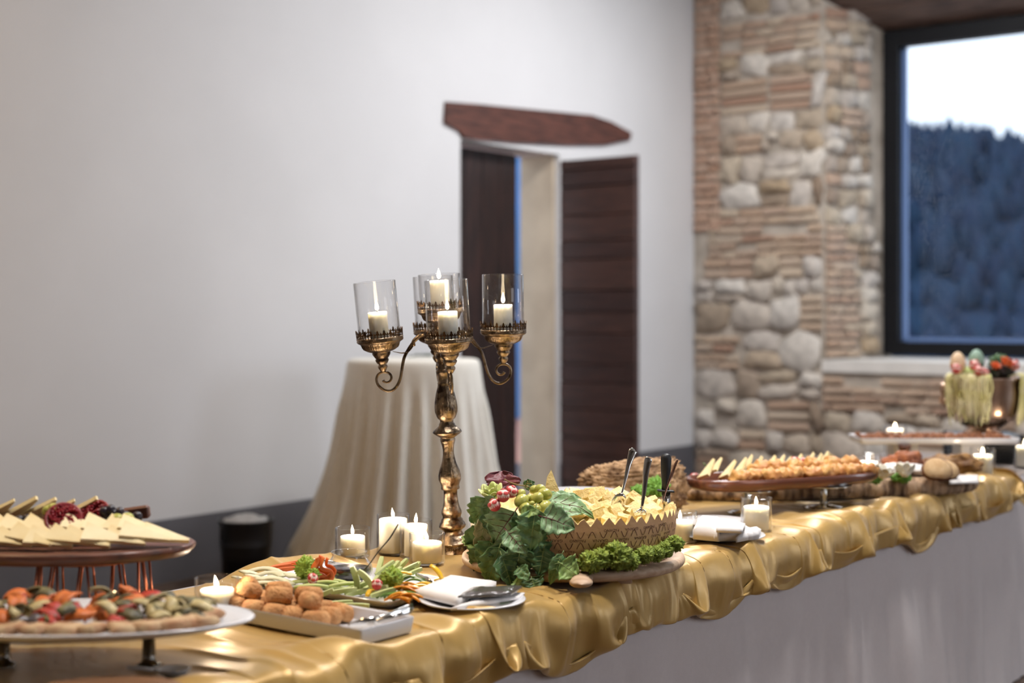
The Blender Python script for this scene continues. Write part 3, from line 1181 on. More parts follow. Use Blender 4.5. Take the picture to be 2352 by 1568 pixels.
CUPP = [(10, 1196), (25, 1190), (34, 1178), (50, 1150), (54, 1138), (52, 1124), (40, 1110), (56, 1098), (72, 1072), (76, 1058), (68, 1044), (74, 1036), (96, 1005), (103, 986), (100, 974), (126, 966), (160, 952), (190, 932), (204, 912),
        (212, 888), (222, 872), (240, 862), (256, 852), (262, 838), (257, 826), (262, 815), (258, 800), (250, 797), (246, 806), (242, 835), (100, 836)]


def cup_rf(a, k):
    y = CUPP[k][1]
    return 1 + (0.018 * math.cos(44 * a) if 885 < y < 940 else 0)


cup_mb = MB().lathe([(r * U, (800 - y) * U) for r, y in CUPP], 132, rfun=cup_rf)
cup_me = cup_mb.mesh('cup')
cup_me.materials.append(m_brass)
crown_mb = MB()
NT = 22


def plate(mb, pts, a0, rad=0.0585, th=0.0011):
    k = len(pts)
    vs = []
    for dr in (-th / 2, th / 2):
        for (u, h) in pts:
            an = a0 + u / rad
            fl = 0.10 * h
            vs.append(((rad + dr + fl * .6) * math.cos(an), (rad + dr + fl * .6) * math.sin(an), h))
    fs = [tuple(range(k - 1, -1, -1)), tuple(range(k, 2 * k))] + [(i, (i + 1) % k, (i + 1) % k + k, i + k) for i in range(k)]
    mb.add(vs, fs)


for i in range(NT):
    a = 2 * PI * i / NT
    m_ = 1e-3
    plate(crown_mb, [(-1.3 * m_, -1 * m_), (1.3 * m_, -1 * m_), (1.2 * m_, 9 * m_), (4.0 * m_, 10.2 * m_), (4.3 * m_, 12.2 * m_), (1.9 * m_, 13.2 * m_), (2.8 * m_, 15.5 * m_), (0, 20.5 * m_), (-2.8 * m_, 15.5 * m_), (-1.9 * m_, 13.2 * m_), (-4.3 * m_, 12.2 * m_), (-4.0 * m_, 10.2 * m_), (-1.2 * m_, 9 * m_)], a)
    b = a + PI / NT
    plate(crown_mb, [(-1.1 * m_, -1 * m_), (1.1 * m_, -1 * m_), (1.0 * m_, 8 * m_), (2.5 * m_, 9.5 * m_), (1.5 * m_, 11 * m_), (0, 14.5 * m_), (-1.5 * m_, 11 * m_), (-2.5 * m_, 9.5 * m_), (-1.0 * m_, 8 * m_)], b)
    for s_ in (-1, 1):      # arches between the pickets
        plate(crown_mb, [(s_ * 1.2 * m_, 6.5 * m_), (s_ * 3.2 * m_, 8.2 * m_), (s_ * 4.4 * m_, 8.2 * m_), (s_ * 6.6 * m_, 6.5 * m_), (s_ * 6.8 * m_, 9.2 * m_), (s_ * 4 * m_, 10.4 * m_), (s_ * 1.2 * m_, 9.2 * m_)][::s_], a)
crown_me = crown_mb.mesh('crown', smooth=False)
crown_me.materials.append(m_brassd)


def place_mesh(name, me, Mx, parent):
    o = bpy.data.objects.new(name, me)
    COL.objects.link(o)
    o.parent = parent
    o.matrix_local = Mx
    return o


ARM = [(1190, 868), (1130, 872), (1040, 893), (965, 915), (900, 958), (850, 1012), (800, 1080), (760, 1150), (737, 1230), (722, 1300), (703, 1380), (668, 1452), (622, 1500), (570, 1516), (510, 1496), (458, 1448), (437, 1388),
       (448, 1336), (480, 1308), (520, 1299), (565, 1306), (597, 1336), (604, 1370), (588, 1402), (555, 1418), (524, 1408), (511, 1388)]
armp = [Vector(((1196 - x) * U, 0, (910 - y) * U)) for x, y in ARM]


def spline(pts, per=4):
    out = []
    n = len(pts)
    for i in range(n - 1):
        p0, p1, p2, p3 = pts[max(0, i - 1)], pts[i], pts[i + 1], pts[min(n - 1, i + 2)]
        for k in range(per):
            t = k / per
            out.append(0.5 * ((2 * p1) + (p2 - p0) * t + (2 * p0 - 5 * p1 + 4 * p2 - p3) * t * t + (3 * p1 - p0 - 3 * p2 + p3) * t ** 3))
    out.append(pts[-1])
    return out


ap = spline(armp, 3)
na = len(ap)
rad = [0.0046 - 0.0018 * (i / na) for i in range(na)]
rad[-1] = rad[-2] = rad[-3] = 0.0038
arm_me = MB().tube(ap, rad, 8).mesh('arm')
arm_me.materials.append(m_brass)
lf_ = MB()
lp = spline([Vector(((1196 - x) * U, 0, (910 - y) * U)) for x, y in ((890, 985), (850, 1050), (800, 1092), (740, 1100), (690, 1090), (632, 1074))], 3)
lf_.tube(lp, [0.0018 + 0.004 * math.sin(PI * min(1, (i + 2) / (len(lp) + 1))) for i in range(len(lp))], 8, flat=0.3)
lp = spline([Vector(((1196 - x) * U, 0, (910 - y) * U)) for x, y in ((1060, 886), (960, 912), (905, 950), (870, 985), (880, 1030))], 3)
lf_.tube(lp, [0.004 + 0.0045 * math.sin(PI * i / len(lp)) for i in range(len(lp))], 8, flat=0.65)
leaf_me = lf_.mesh('arm_leaf')
leaf_me.materials.append(m_brass)

HRING = (1279 - 775) * PXM
GLASS = []      # (matrix in candelabra space, candle height)
for (nm, ang) in (('right', R(9)), ('back', R(99)), ('left', R(189)), ('front', R(279))):
    Ma = Matrix.Rotation(ang, 4, 'Z') @ Matrix.Translation((0, 0, HRING))
    arm = place_mesh('arm', arm_me, Ma, candel)
    place_mesh('arm_leaf', leaf_me, Matrix.Identity(4), arm)
    out = {'left': 2.5, 'right': 2.5, 'front': 1.0, 'back': 1.0}[nm]
    Mc = Ma @ Matrix.Translation(((1196 - 517) * U, 0, -(1298 - 910) * U)) @ Matrix.Rotation(R(out), 4, 'Y') @ Matrix.Translation((0, 0, 396 * U))
    cup = place_mesh('cup', cup_me, Mc, candel)
    place_mesh('crown', crown_me, Matrix.Identity(4), cup)
    GLASS.append((nm, Mc))
Mc = Matrix.Translation((0, 0, (1279 - 716) * PXM))
cup = place_mesh('cup', cup_me, Mc, candel)
place_mesh('crown', crown_me, Matrix.Identity(4), cup)
GLASS.append(('centre', Mc))


def glass_cyl(name, label, group, Mw, r, h, th=0.0022, base=0.004, n=48):
    g = MB()
    g.lathe([(r - .004, 0), (r, .003), (r, h - .001), (r - th * .5, h), (r - th, h - .001), (r - th, base + .002), (r - th - .004, base)], n)
    o = g.build(name, m_glass)
    o.matrix_world = Mw
    return tag(o, label, 'glass', group)


flame_me = {}


def candle(label, Mw, r, h, group, power=0.9, fl=0.024, lean=0.0):
    t = thing('candle', label, 'candle', (0, 0, 0), group=group)
    t.matrix_world = Mw
    wx = MB()
    wx.lathe([(r * .96, 0), (r, .002), (r, h - .003), (r * .985, h - .0008), (r * .95, h), (r * .88, h - .0022), (r * .45, h - .0032), (r * .06, h - .0032)], 32)
    wx.build('wax', m_wax, t)
    MB().tube([(0, 0, h - .004), (0.0004, 0, h + .003), (.001, 0, h + .007)], .0008, 6).build('wick', m_wick, t)
    f = MB()
    L = []
    for k in range(11):
        q = k / 10
        L.append((max(.0002, fl * .20 * math.sin(PI * q ** .62) * (1 - .25 * q)), h + .004 + fl * q))
    f.lathe(L, 12)
    for v in f.v:
        v.x += lean * max(0, v.z - h - .004) ** 1.2 * .5
    f.build('flame', m_flame, t)
    l = bpy.data.lights.new('candle_light', 'POINT')
    l.energy = power
    l.color = (1.0, 0.82, 0.60)
    l.shadow_soft_size = 0.006
    l.cycles.use_multiple_importance_sampling = False
    lo = bpy.data.objects.new('candle_light', l)
    COL.objects.link(lo)
    lo.parent = t
    lo.location = (0, 0, h + .020)
    return t


bpy.context.view_layer.update()
CW = Matrix.Translation(candel.location) @ tilt
NAMES = {'right': 'in the right-hand cup of the candelabra', 'back': 'in the rear cup of the candelabra', 'left': 'in the left-hand cup of the candelabra',
         'front': 'in the nearest cup of the candelabra', 'centre': 'in the raised middle cup of the candelabra'}
for nm, Mc in GLASS:
    h = 0.094 if nm == 'centre' else 0.148
    Mw = CW @ Mc @ Matrix.Translation((0, 0, -0.0072))
    glass_cyl('hurricane_glass', 'clear glass cylinder standing ' + NAMES[nm], 'glass cylinders on the candelabra', Mw, 0.0535, h)
    ch = 0.073 if nm == 'centre' else 0.066
    candle('lit white candle burning ' + NAMES[nm], Mw @ Matrix.Translation((0, 0, .0042)), 0.0243, ch, 'candelabra candles', fl=0.027)

VLAB = ['left of the tall candle, behind the dip jar', 'tallest, in the group left of the candelabra', 'middle of the group beside the candelabra foot', 'in front of the candelabra foot',
        'just right of the cheese wheel', 'in front of the oval wooden tray', 'by the white oval platter at lower left']
for v, lb_ in zip(VOTIVES, VLAB):
    p = T(v[0], v[1], TZ)
    Mw = Matrix.Translation((p.x, p.y, TZ + 0.0095))
    glass_cyl('candle_glass', 'short clear candle glass ' + lb_, 'candle glasses on the buffet', Mw, v[2], v[3])
    candle('lit pillar candle ' + lb_, Mw @ Matrix.Translation((0, 0, .0045)), v[4], v[5], 'pillar candles on the buffet', fl=0.024, lean=rng.uniform(-1, 1))

# =================================================================== CHEESE WHEEL ON ITS BOARD
WD, WR0 = 3.42, (1316 - 1176) / FPX * 3.42
WC = Vector((P_WHEEL.x, P_WHEEL.y, 0))
m_boardw = mat('pale_beech_wood', srgb(206, 178, 150), 0.55, col2=srgb(182, 150, 122), scale=6, stretch=(1.5, 14, 14), bump=0.1)
BZ = TZ + 0.010
brd = thing('serving_board', 'round pale wooden board with a handle under the cheese wheel', 'board', (WC.x, WC.y, BZ), (0, 0, YAWCAM))
MB().lathe([(.24, .012), (.258, .012), (.266, .018), (.268, .025), (.266, .032), (.258, .037), (.02, .037)], 72).build('disc', m_boardw, brd)
h = MB()
hx = 0.004
h.grid(lambda i, j: (hx + (0.026 + 0.004 * math.sin(j * .9)) * math.cos(2 * PI * i / 20) * (1 if j < 8 else .72 if j == 8 else .02), -.245 - .0105 * j - (0.004 if j >= 8 else 0), .024 + .0125 * math.sin(2 * PI * i / 20) * (1 if j < 8 else .6 if j == 8 else .02)), 20, 10, closeu=True)
h.build('handle', m_boardw, brd)
for (fx, fy) in ((.10, -.19), (-.10, -.19), (0, .2)):
    MB().box((fx, fy, .006), (.05, .035, .0125), bev=.002).build('foot', m_boardw, brd)

WZ = BZ + 0.037
wheel = thing('hollowed_cheese', 'large hollowed cheese wheel with printed rind and zigzag rim', 'cheese', (WC.x, WC.y, WZ), (0, 0, YAWCAM))
m_rind = mat('printed_cheese_rind', srgb(222, 178, 134), 0.55, col2=srgb(208, 160, 116), scale=9, bump=0.12, bscale=60)
m_paste = mat('pale_yellow_cheese', srgb(250, 228, 166), 0.6, col2=srgb(243, 212, 142), scale=30, bump=0.5, bscale=70)
m_print = mat('rind_dot_print', srgb(96, 54, 36), 0.7)
NT = 54
NS = NT * 4


def rim(i):
    q = (i % 4) / 4.0
    tri = 1 - abs(2 * q - 1) if q <= 1 else 0
    tooth = i // 4
    return 0.099 + 0.017 * (1 - tri) + 0.003 * math.sin(tooth * 2.7)


def rr_(z):
    return 0.2285 + 0.0185 * math.sin(min(1, max(0, z / 0.085)) * PI / 2)


rd = MB()
zl = [0.0, 0.012, 0.03, 0.05, 0.07, 0.088]


def rp(i, j):
    a = 2 * PI * i / NS
    z = zl[j] if j < 6 else rim(i)
    r = rr_(z) - (0.004 if j == 0 else 0)
    return (r * math.cos(a), r * math.sin(a), z)


rd.grid(rp, NS, 7, closeu=True)
rd.f.append(tuple(range(NS - 1, -1, -1)))
rd.build('rind', m_rind, wheel, auto=40)
ps = MB()


def pp_(i, j):
    a = 2 * PI * i / NS
    zr = rim(i)
    r = rr_(zr)
    rin = [r, r - .004, r - .013, r - .021, r - .03, .16, .11, .06, .02, .001][j]
    z = [zr, zr + .0005, zr - .004, .082, .072, .075, .082, .085, .085, .085][j]
    if j >= 4:
        q = Vector((rin * math.cos(a), rin * math.sin(a), 0))
        z += 0.016 * noise.noise(q * 22) + 0.012 * noise.noise(q * 48)
    elif j >= 2:
        z += 0.004 * noise.noise(Vector((a * 30, j, 0)))
    return (rin * math.cos(a), rin * math.sin(a), z)


ps.grid(pp_, NS, 10, closeu=True)
ps.build('paste', m_paste, wheel, auto=50)

# printed words (upside down, as the wheel stands) and the zigzag arches
cu = {}
for wd in ('GRANA', 'PADANO'):
    c = bpy.data.curves.new(wd, 'FONT')
    c.body = wd
    c.size = 0.0095
    c.align_x = 'CENTER'
    c.align_y = 'CENTER'
    c.space_character = 1.08
    c.resolution_u = 2
    o = bpy.data.objects.new(wd, c)
    COL.objects.link(o)
    bpy.context.view_layer.update()
    me = o.evaluated_get(bpy.context.evaluated_depsgraph_get()).to_mesh()
    cu[wd] = ([tuple(v.co) for v in me.vertices], [tuple(p.vertices) for p in me.polygons])
    xs = [v[0] for v in cu[wd][0]]
    bpy.data.objects.remove(o)
    bpy.data.curves.remove(c)
prt = MB()
RP = 0.247


def onrind(s, z, off=0.0007):
    a = s / RP
    r = rr_(z) + off
    return (r * math.sin(a), -r * math.cos(a), z)


CIR = 2 * PI * RP
NW = 30
for row, z0 in enumerate((0.016, 0.041, 0.066, 0.088)):
    for k in range(NW):
        s0 = (k + 0.5 * (row % 2)) * CIR / NW
        if z0 > .085 and k % 5 == 0:
            continue
        vs, fs = cu['GRANA' if (k + row) % 2 else 'PADANO']
        wscale = 0.036 / max(1e-6, max(v[0] for v in vs) - min(v[0] for v in vs))
        prt.add([onrind(s0 - v[0] * wscale, z0 - v[1] * 0.95) for v in vs], fs)
    if row < 3:
        zc = z0 + 0.0125
        for k in range(NW * 2):
            s0 = (k + 0.25) * CIR / (NW * 2)
            sg = 1 if (k + row) % 2 else -1
            pts = [(-.0085, -.0068), (-.0045, .002), (-.0018, .0062), (0, .0070), (.0018, .0062), (.0045, .002), (.0085, -.0068)]
            vs, fs = [], []
            for i, (x, y) in enumerate(pts):
                x0, y0 = pts[max(0, i - 1)]
                x1, y1 = pts[min(6, i + 1)]
                tx, ty = x1 - x0, y1 - y0
                ln = math.hypot(tx, ty)
                nx, ny = -ty / ln * 0.00072, tx / ln * 0.00072
                vs += [onrind(s0 + x + nx, zc + sg * (y + ny)), onrind(s0 + x - nx, zc + sg * (y - ny))]
            for i in range(6):
                fs.append((2 * i, 2 * i + 1, 2 * i + 3, 2 * i + 2))
            prt.add(vs, fs)
pr = prt.build('rind_print', m_print, wheel, smooth=False)
pr['kind'] = 'stuff'
pr['label'] = 'brown printed words and zigzag marks on the rind'

# cheese chunks inside the wheel
m_chunk = mat('rough_cheese_chunk', srgb(251, 229, 168), 0.6, col2=srgb(245, 215, 146), scale=40, bump=0.6, bscale=90)
crng = random.Random(5)


def chunk_mesh(k):
    r = random.Random(100 + k)
    b = MB()
    sx, sy, sz = r.uniform(.016, .026), r.uniform(.014, .020), r.uniform(.007, .013)
    vs = []
    for z in (-1, 1):
        for (a, c) in ((-1, -1), (1, -1), (1, 1), (-1, 1)):
            vs.append(Vector((a * sx * r.uniform(.75, 1.1), c * sy * r.uniform(.75, 1.1), z * sz * r.uniform(.7, 1.1))))
    b.add(vs, [(3, 2, 1, 0), (4, 5, 6, 7), (0, 1, 5, 4), (1, 2, 6, 5), (2, 3, 7, 6), (3, 0, 4, 7)])
    me = b.mesh('cheese_chunk', smooth=False)
    me.materials.append(m_chunk)
    return me


CH = [chunk_mesh(i) for i in range(9)]
# wedge with a diamond outline
placed = []
for k in range(46):
    for tr in range(60):
        a = crng.uniform(-PI, PI)
        rad_ = 0.20 * math.sqrt(crng.random())
        x, y = rad_ * math.cos(a), rad_ * math.sin(a)
        if x < -0.02 or (y < -0.05 and x < 0.06):
            continue
        if all((x - q[0]) ** 2 + (y - q[1]) ** 2 > 0.026 ** 2 for q in placed):
            break
    else:
        continue
    placed.append((x, y))
for k, (x, y) in enumerate(placed):
    o = bpy.data.objects.new('cheese_chunk', CH[k % 9])
    COL.objects.link(o)
    q = wheel.matrix_basis if False else Matrix.Translation((WC.x, WC.y, WZ)) @ Matrix.Rotation(YAWCAM, 4, 'Z')
    zz = 0.098 + 0.010 * crng.random() + 0.010 * (y > 0.05)
    o.matrix_world = q @ TR((x, y, zz), (crng.uniform(.2, 1.1) * crng.choice((-1, 1)), crng.uniform(-.5, .5), crng.uniform(0, 6.28)))
    tag(o, 'rough pale cheese chunk heaped inside the hollowed cheese wheel', 'cheese chunk', 'cheese chunks in the wheel')
sh_ = MB()
sh_.add([(-.02, -.008, 0), (.022, -.008, 0), (.02, .012, 0), (-.018, .012, 0), (-.012, -.004, .045), (-.002, .0, .062), (.006, .006, .04), (.014, .006, .02)],
        [(3, 2, 1, 0), (0, 1, 7, 5, 4), (1, 2, 7), (2, 3, 6, 7), (3, 0, 4), (3, 4, 5, 6), (5, 7, 6)])
o = sh_.build('cheese_shard', m_chunk, smooth=False)
o.location = W(1268, 1138, 3.40)
o.rotation_euler = (0, 0, YAWCAM)
tag(o, 'tall pointed cheese shard standing behind the green grapes', 'cheese chunk')


# ---- leaves
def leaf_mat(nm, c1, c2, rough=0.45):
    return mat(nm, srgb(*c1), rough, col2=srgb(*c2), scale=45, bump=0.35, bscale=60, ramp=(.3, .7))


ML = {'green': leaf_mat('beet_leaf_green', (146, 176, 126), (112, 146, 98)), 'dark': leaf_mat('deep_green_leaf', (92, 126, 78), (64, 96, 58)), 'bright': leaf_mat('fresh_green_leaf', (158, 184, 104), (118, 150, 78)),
      'pale': leaf_mat('pale_leaf_underside', (200, 192, 150), (168, 164, 116)), 'purple': leaf_mat('radicchio_leaf', (132, 62, 70), (92, 44, 54)), 'mid': leaf_mat('vine_leaf_green', (126, 162, 104), (92, 130, 78))}
m_rib = mat('red_leaf_rib', srgb(112, 52, 56), 0.5)
m_ribg = mat('pale_green_rib', srgb(150, 168, 104), 0.5)


def leaf(label, base, tip, width, kind, bend=0.12, cup=0.25, seed=0, face=None, name='garnish_leaf', group='leaves draped over the cheese wheel', rib=None, lobes=5, rnd_=False):
    base, tip = Vector(base), Vector(tip)
    ax = tip - base
    Ln = ax.length
    ax.normalize()
    fc = Vector(face) if face is not None else TOWARD + UP * 0.45
    nrm = (fc - ax * fc.dot(ax)).normalized()
    sd = ax.cross(nrm)
    r = random.Random(seed)
    NU, NV = 13, 18
    tw = r.uniform(-.3, .3)

    def pt(u, v):
        prof = (math.sin(PI * min(1, v ** 0.62)) ** 0.75) if 0 < v < 1 else 0.02
        if rnd_:
            prof = math.sqrt(max(0, 1 - (2 * v - 1) ** 2)) if v < .5 else max(.02, (1 - (2 * v - 1) ** 4)) ** .5
        sc = 1 + 0.11 * math.sin(v * PI * 2 * lobes * (1 + .25 * math.sin(seed * 3 + v * 3)) + seed + u) + 0.04 * math.sin(v * 47 + seed * 2)
        hw = width / 2 * (prof * (sc if abs(u) > .8 else 1 + (sc - 1) * abs(u)))
        q = base + ax * (v * Ln + 0.10 * width * u * u * prof * math.sin(v * 5 + seed))
        z = bend * Ln * 4 * v * (1 - v) * .5 - bend * Ln * v * v + cup * hw * u * u
        z += 0.10 * width * noise.noise(Vector((u * 2.2 + seed, v * 4, 1))) + 0.045 * width * abs(u) * math.sin(v * 24 + seed + 2 * u)
        z += tw * hw * u
        return q + sd * (u * hw) + nrm * z
    t = thing(name, label, 'leaf', base, group=group)
    b = MB()
    b.grid(lambda i, j: pt(-1 + 2 * i / (NU - 1), j / (NV - 1)) - base, NU, NV)
    o = b.build('blade', ML[kind], t)
    md = o.modifiers.new('thickness', 'SOLIDIFY')
    md.thickness, md.offset = 0.0007, 0
    rb_ = MB()
    pts = [pt(0, j / 10) - base + nrm * .0006 for j in range(10)]
    rb_.tube([-ax * Ln * .12] + pts, [width * .012 + .0006] + [(width * .011) * (1 - j / 12) + .0003 for j in range(10)], 6)
    for s_ in (-1, 1):
        for k in range(4):
            v0 = .12 + .17 * k
            rb_.tube([pt(s_ * q, v0 + .16 * q) - base + nrm * .0005 for q in (0, .3, .6, .88)], [.0007, .0006, .0004, .0003], 4)
    rb_.build('midrib', rib or (m_rib if kind in ('green', 'purple') else m_ribg), t)
    return t


def dsurf(px):
    d = 3.2
    for _ in range(3):
        l_ = (px - 1176) / FPX * d - WR0
        d = WD - math.sqrt(max(0.0008, 0.247 ** 2 - l_ * l_))
    return d


def Z3(zx, zy, dd):
    px, py = 1040 + zx / 4.2, 1010 + zy / 4.2
    return W(px, py, dsurf(px) - dd)


ZU = 0.2335e-3
LEAVES = [
    ('broad beet leaf hanging at the front left of the cheese wheel', (600, 690, .012), (380, 1010, .030), 330, 'green', .10),
    ('long beet leaf hanging down beside the broad one', (800, 660, .020), (740, 1090, .036), 270, 'mid', .12),
    ('beet leaf spread sideways over the printed rind', (860, 740, .022), (1180, 850, .014), 250, 'green', .10),
    ('small beet leaf pointing down at the front of the garnish', (520, 880, .045), (715, 1100, .040), 200, 'green', .08),
    ('bright green leaf tip at the far left of the garnish', (330, 660, .0), (180, 690, .01), 170, 'bright', .05),
    ('pale underside leaf hanging at the left of the garnish', (330, 720, .015), (235, 1160, .03), 150, 'pale', .05),
    ('yellowish green leaf at the left edge of the garnish', (270, 1010, .02), (105, 880, .02), 200, 'bright', .1),
    ('dark leaf hanging low on the left onto the gold cloth', (450, 1040, .035), (330, 1410, .05), 240, 'mid', .08),
    ('dark pointed leaf hanging low beside it', (470, 1110, .045), (575, 1430, .055), 190, 'dark', .08),
    ('small round leaf in front of the board edge', (630, 1230, .05), (730, 1350, .05), 130, 'mid', .05),
    ('leaf tip lying on the gold cloth under the garnish', (590, 1370, .05), (715, 1425, .06), 110, 'bright', .05),
    ('narrow folded leaf left of the board handle', (1055, 1100, .035), (930, 1400, .05), 120, 'mid', .15),
    ('lobed bright leaf above the board handle', (1035, 1190, .045), (1215, 1320, .045), 250, 'bright', .08),
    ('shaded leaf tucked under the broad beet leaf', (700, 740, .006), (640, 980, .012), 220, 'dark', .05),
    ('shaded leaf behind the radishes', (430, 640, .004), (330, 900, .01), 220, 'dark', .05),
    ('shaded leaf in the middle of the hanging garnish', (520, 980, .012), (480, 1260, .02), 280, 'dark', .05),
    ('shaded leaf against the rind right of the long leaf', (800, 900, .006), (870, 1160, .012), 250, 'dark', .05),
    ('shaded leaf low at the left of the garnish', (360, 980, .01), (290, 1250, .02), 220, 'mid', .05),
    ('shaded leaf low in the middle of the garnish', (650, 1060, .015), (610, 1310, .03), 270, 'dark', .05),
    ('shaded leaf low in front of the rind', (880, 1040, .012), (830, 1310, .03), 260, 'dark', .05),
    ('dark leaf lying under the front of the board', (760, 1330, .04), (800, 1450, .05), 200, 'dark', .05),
    ('vine leaf covering the left end of the rind', (330, 560, .02), (200, 850, .03), 230, 'mid', .08),
    ('vine leaf below it at the far left', (280, 820, .02), (180, 1130, .04), 220, 'mid', .08),
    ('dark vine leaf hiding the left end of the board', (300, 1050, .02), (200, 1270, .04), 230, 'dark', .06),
    ('upper leaf tucked beneath the green rose', (450, 600, .02), (300, 760, .025), 220, 'green', .06),
    ('fresh curled leaf right under the grapes', (660, 700, .03), (830, 690, .03), 110, 'bright', .2),
]
for i, (lab, b_, t_, wz, kd, bd_) in enumerate(LEAVES):
    leaf(lab, Z3(*b_), Z3(*t_), wz * ZU * 1.18, kd, bd_, seed=i * 1.7)
leaf('red-veined beet leaf lying on top of the cheese', W(1248, 1180, 3.24), W(1342, 1172, 3.30), .052, 'green', .1, seed=40, face=TOWARD + UP * 1.4)
leaf('folded beet leaf reaching furthest over the cheese', W(1250, 1152, 3.33), W(1372, 1176, 3.32), .062, 'green', .18, seed=43.5, face=TOWARD + UP * 1.2)
leaf('beet leaf blade catching the light behind the grapes', W(1255, 1150, 3.36), W(1335, 1136, 3.38), .036, 'mid', .12, seed=47, face=TOWARD + UP * 1.6)
leaf('dark red radicchio leaf standing up behind the garnish', W(1156, 1140, 3.34), W(1152, 1080, 3.37), .080, 'purple', .06, cup=.25, seed=51, rnd_=True, face=TOWARD + UP * .1, name='radicchio_leaf', group=None, lobes=2)
leaf('small dark sprig leaf behind the grape stem', W(1205, 1118, 3.33), W(1228, 1106, 3.33), .024, 'dark', .1, seed=55)

# grapes
m_grape = mat('green_grape', srgb(196, 194, 104), 0.3, col2=srgb(164, 166, 74), scale=35)
m_stem = mat('grape_stem', srgb(140, 120, 66), 0.7)
GR = [(655, 520, 46, .03), (662, 588, 66, .045), (815, 562, 58, .045), (888, 524, 62, .03), (845, 474, 50, .01), (697, 662, 62, .055), (890, 645, 66, .05), (765, 610, 24, .06), (805, 668, 46, .06), (738, 555, 34, .03), (785, 478, 44, .0), (720, 615, 46, .03)]
g0 = W(1040 + 770 / 4.2, 1010 + 600 / 4.2, 3.24)
gb = thing('grape_bunch', 'bunch of green grapes on top of the cheese wheel garnish', 'grapes', g0)
for i, (x, y, r_, dd) in enumerate(GR):
    c = W(1040 + x / 4.2, 1010 + y / 4.2, 3.27 - dd) - g0
    Mx = TR(c, (rng.uniform(-.5, .5), rng.uniform(.9, 1.8), YAWCAM + rng.uniform(-.5, .5)))
    MB().ball((0, 0, 0), r_ * ZU * .96, 16, 12, Mx, sz=1.22).build('grape', m_grape, gb)
st = [W(1040 + x / 4.2, 1010 + y / 4.2, 3.27) - g0 for x, y in ((497, 378), (560, 412), (640, 436), (730, 450), (775, 500), (800, 560))]
MB().tube(spline(st, 4), .0014, 6).build('stem', m_stem, gb)
tw_ = MB()
for (x0, y0, x1, y1) in ((700, 442, 722, 398), (722, 420, 756, 424), (742, 462, 830, 520), (730, 450, 690, 470), (775, 500, 880, 500)):
    tw_.tube([W(1040 + x0 / 4.2, 1010 + y0 / 4.2, 3.27) - g0, W(1040 + x1 / 4.2, 1010 + y1 / 4.2, 3.262) - g0], [.0011, .0007], 5)
tw_.build('side_stems', m_stem, gb)['kind'] = 'stuff'

# radish flowers and the cucumber rose
m_radish = mat('red_radish_skin', srgb(216, 84, 80), 0.4, col2=srgb(196, 52, 60), scale=30)
m_radw = mat('white_radish_flesh', srgb(244, 214, 204), 0.5)


def radish(label, c, r_, seed):
    t = thing('radish_flower', label, 'radish', c, (rng.uniform(-.6, .6), rng.uniform(-.6, .6), seed))
    MB().ball((0, 0, 0), r_ * .93, 18, 12).build('body', m_radw, t)
    for k in range(7):
        a = 2 * PI * k / 6
        th = 1.15 if k < 6 else 0
        dirv = Vector((math.sin(th) * math.cos(a), math.sin(th) * math.sin(a), math.cos(th)))
        q = dirv.to_track_quat('Z', 'Y').to_matrix().to_4x4()
        p = MB()
        p.lathe([(r_ * .40, r_ * .90), (r_ * .41, r_ * .945), (r_ * .30, r_ * 1.0), (r_ * .15, r_ * 1.035), (r_ * .01, r_ * 1.04)], 10, M=q, sy=.8)
        p.build('petal', m_radish, t)
    MB().ball((0, 0, -r_ * .12), r_ * .92, 16, 8, sz=.95).build('skin', m_radish, t)
    return t


radish('carved radish flower nearest the grapes', W(1040 + 567 / 4.2, 1010 + 500 / 4.2, 3.235), 64 * ZU, 1)
radish('carved radish flower between the green rose and the grapes', W(1040 + 487 / 4.2, 1010 + 538 / 4.2, 3.205), 66 * ZU, 2.2)
radish('striped carved radish hanging lowest among the leaves', W(1040 + 402 / 4.2, 1010 + 628 / 4.2, 3.205), 64 * ZU, 3.1)
m_cuc = mat('pale_green_cucumber_flesh', srgb(214, 218, 152), 0.5, col2=srgb(186, 200, 110), scale=25)


def veg_rose(label, c, r_, material, rot=(0, 0, 0), name='vegetable_rose', cat='garnish'):
    t = thing(name, label, cat, c, rot)
    MB().ball((0, 0, -r_ * .1), r_ * .5, 14, 10, sz=.9).build('heart', material, t)
    for ring, (n_, rad_, hgt, opn) in enumerate(((5, .55, .75, .25), (7, .85, .55, .7))):
        for k in range(n_):
            a = 2 * PI * (k + .5 * ring) / n_
            p = MB()

            def pe(i, j):
                u, v = -1 + i / 3, j / 5
                w_ = math.sin(PI * (.18 + .62 * v)) * r_ * .46 * (1 - .25 * max(0, v - .8) * abs(u) * 5)
                out = r_ * (.25 + (rad_ - .25) * v + opn * .25 * v * v)
                return (out - .10 * r_ * u * u, u * w_, -r_ * .45 + (hgt + .45) * r_ * v - .18 * r_ * abs(u) ** 3 * v)
            p.grid(pe, 7, 6, Matrix.Rotation(a, 4, 'Z'))
            o = p.build('petal', material, t)
            md = o.modifiers.new('thickness', 'SOLIDIFY')
            md.thickness = .0022
    return t


veg_rose('pale green carved cucumber rose at the left of the garnish', W(1040 + 375 / 4.2, 1010 + 520 / 4.2, 3.27), 0.029, m_cuc, (R(20), R(-10), YAWCAM))

# curly kale tucked round the foot of the wheel
m_kale = mat('curly_kale', srgb(158, 172, 62), 0.6, col2=srgb(110, 134, 46), scale=60, bump=0.6, bscale=150, ramp=(.3, .7))


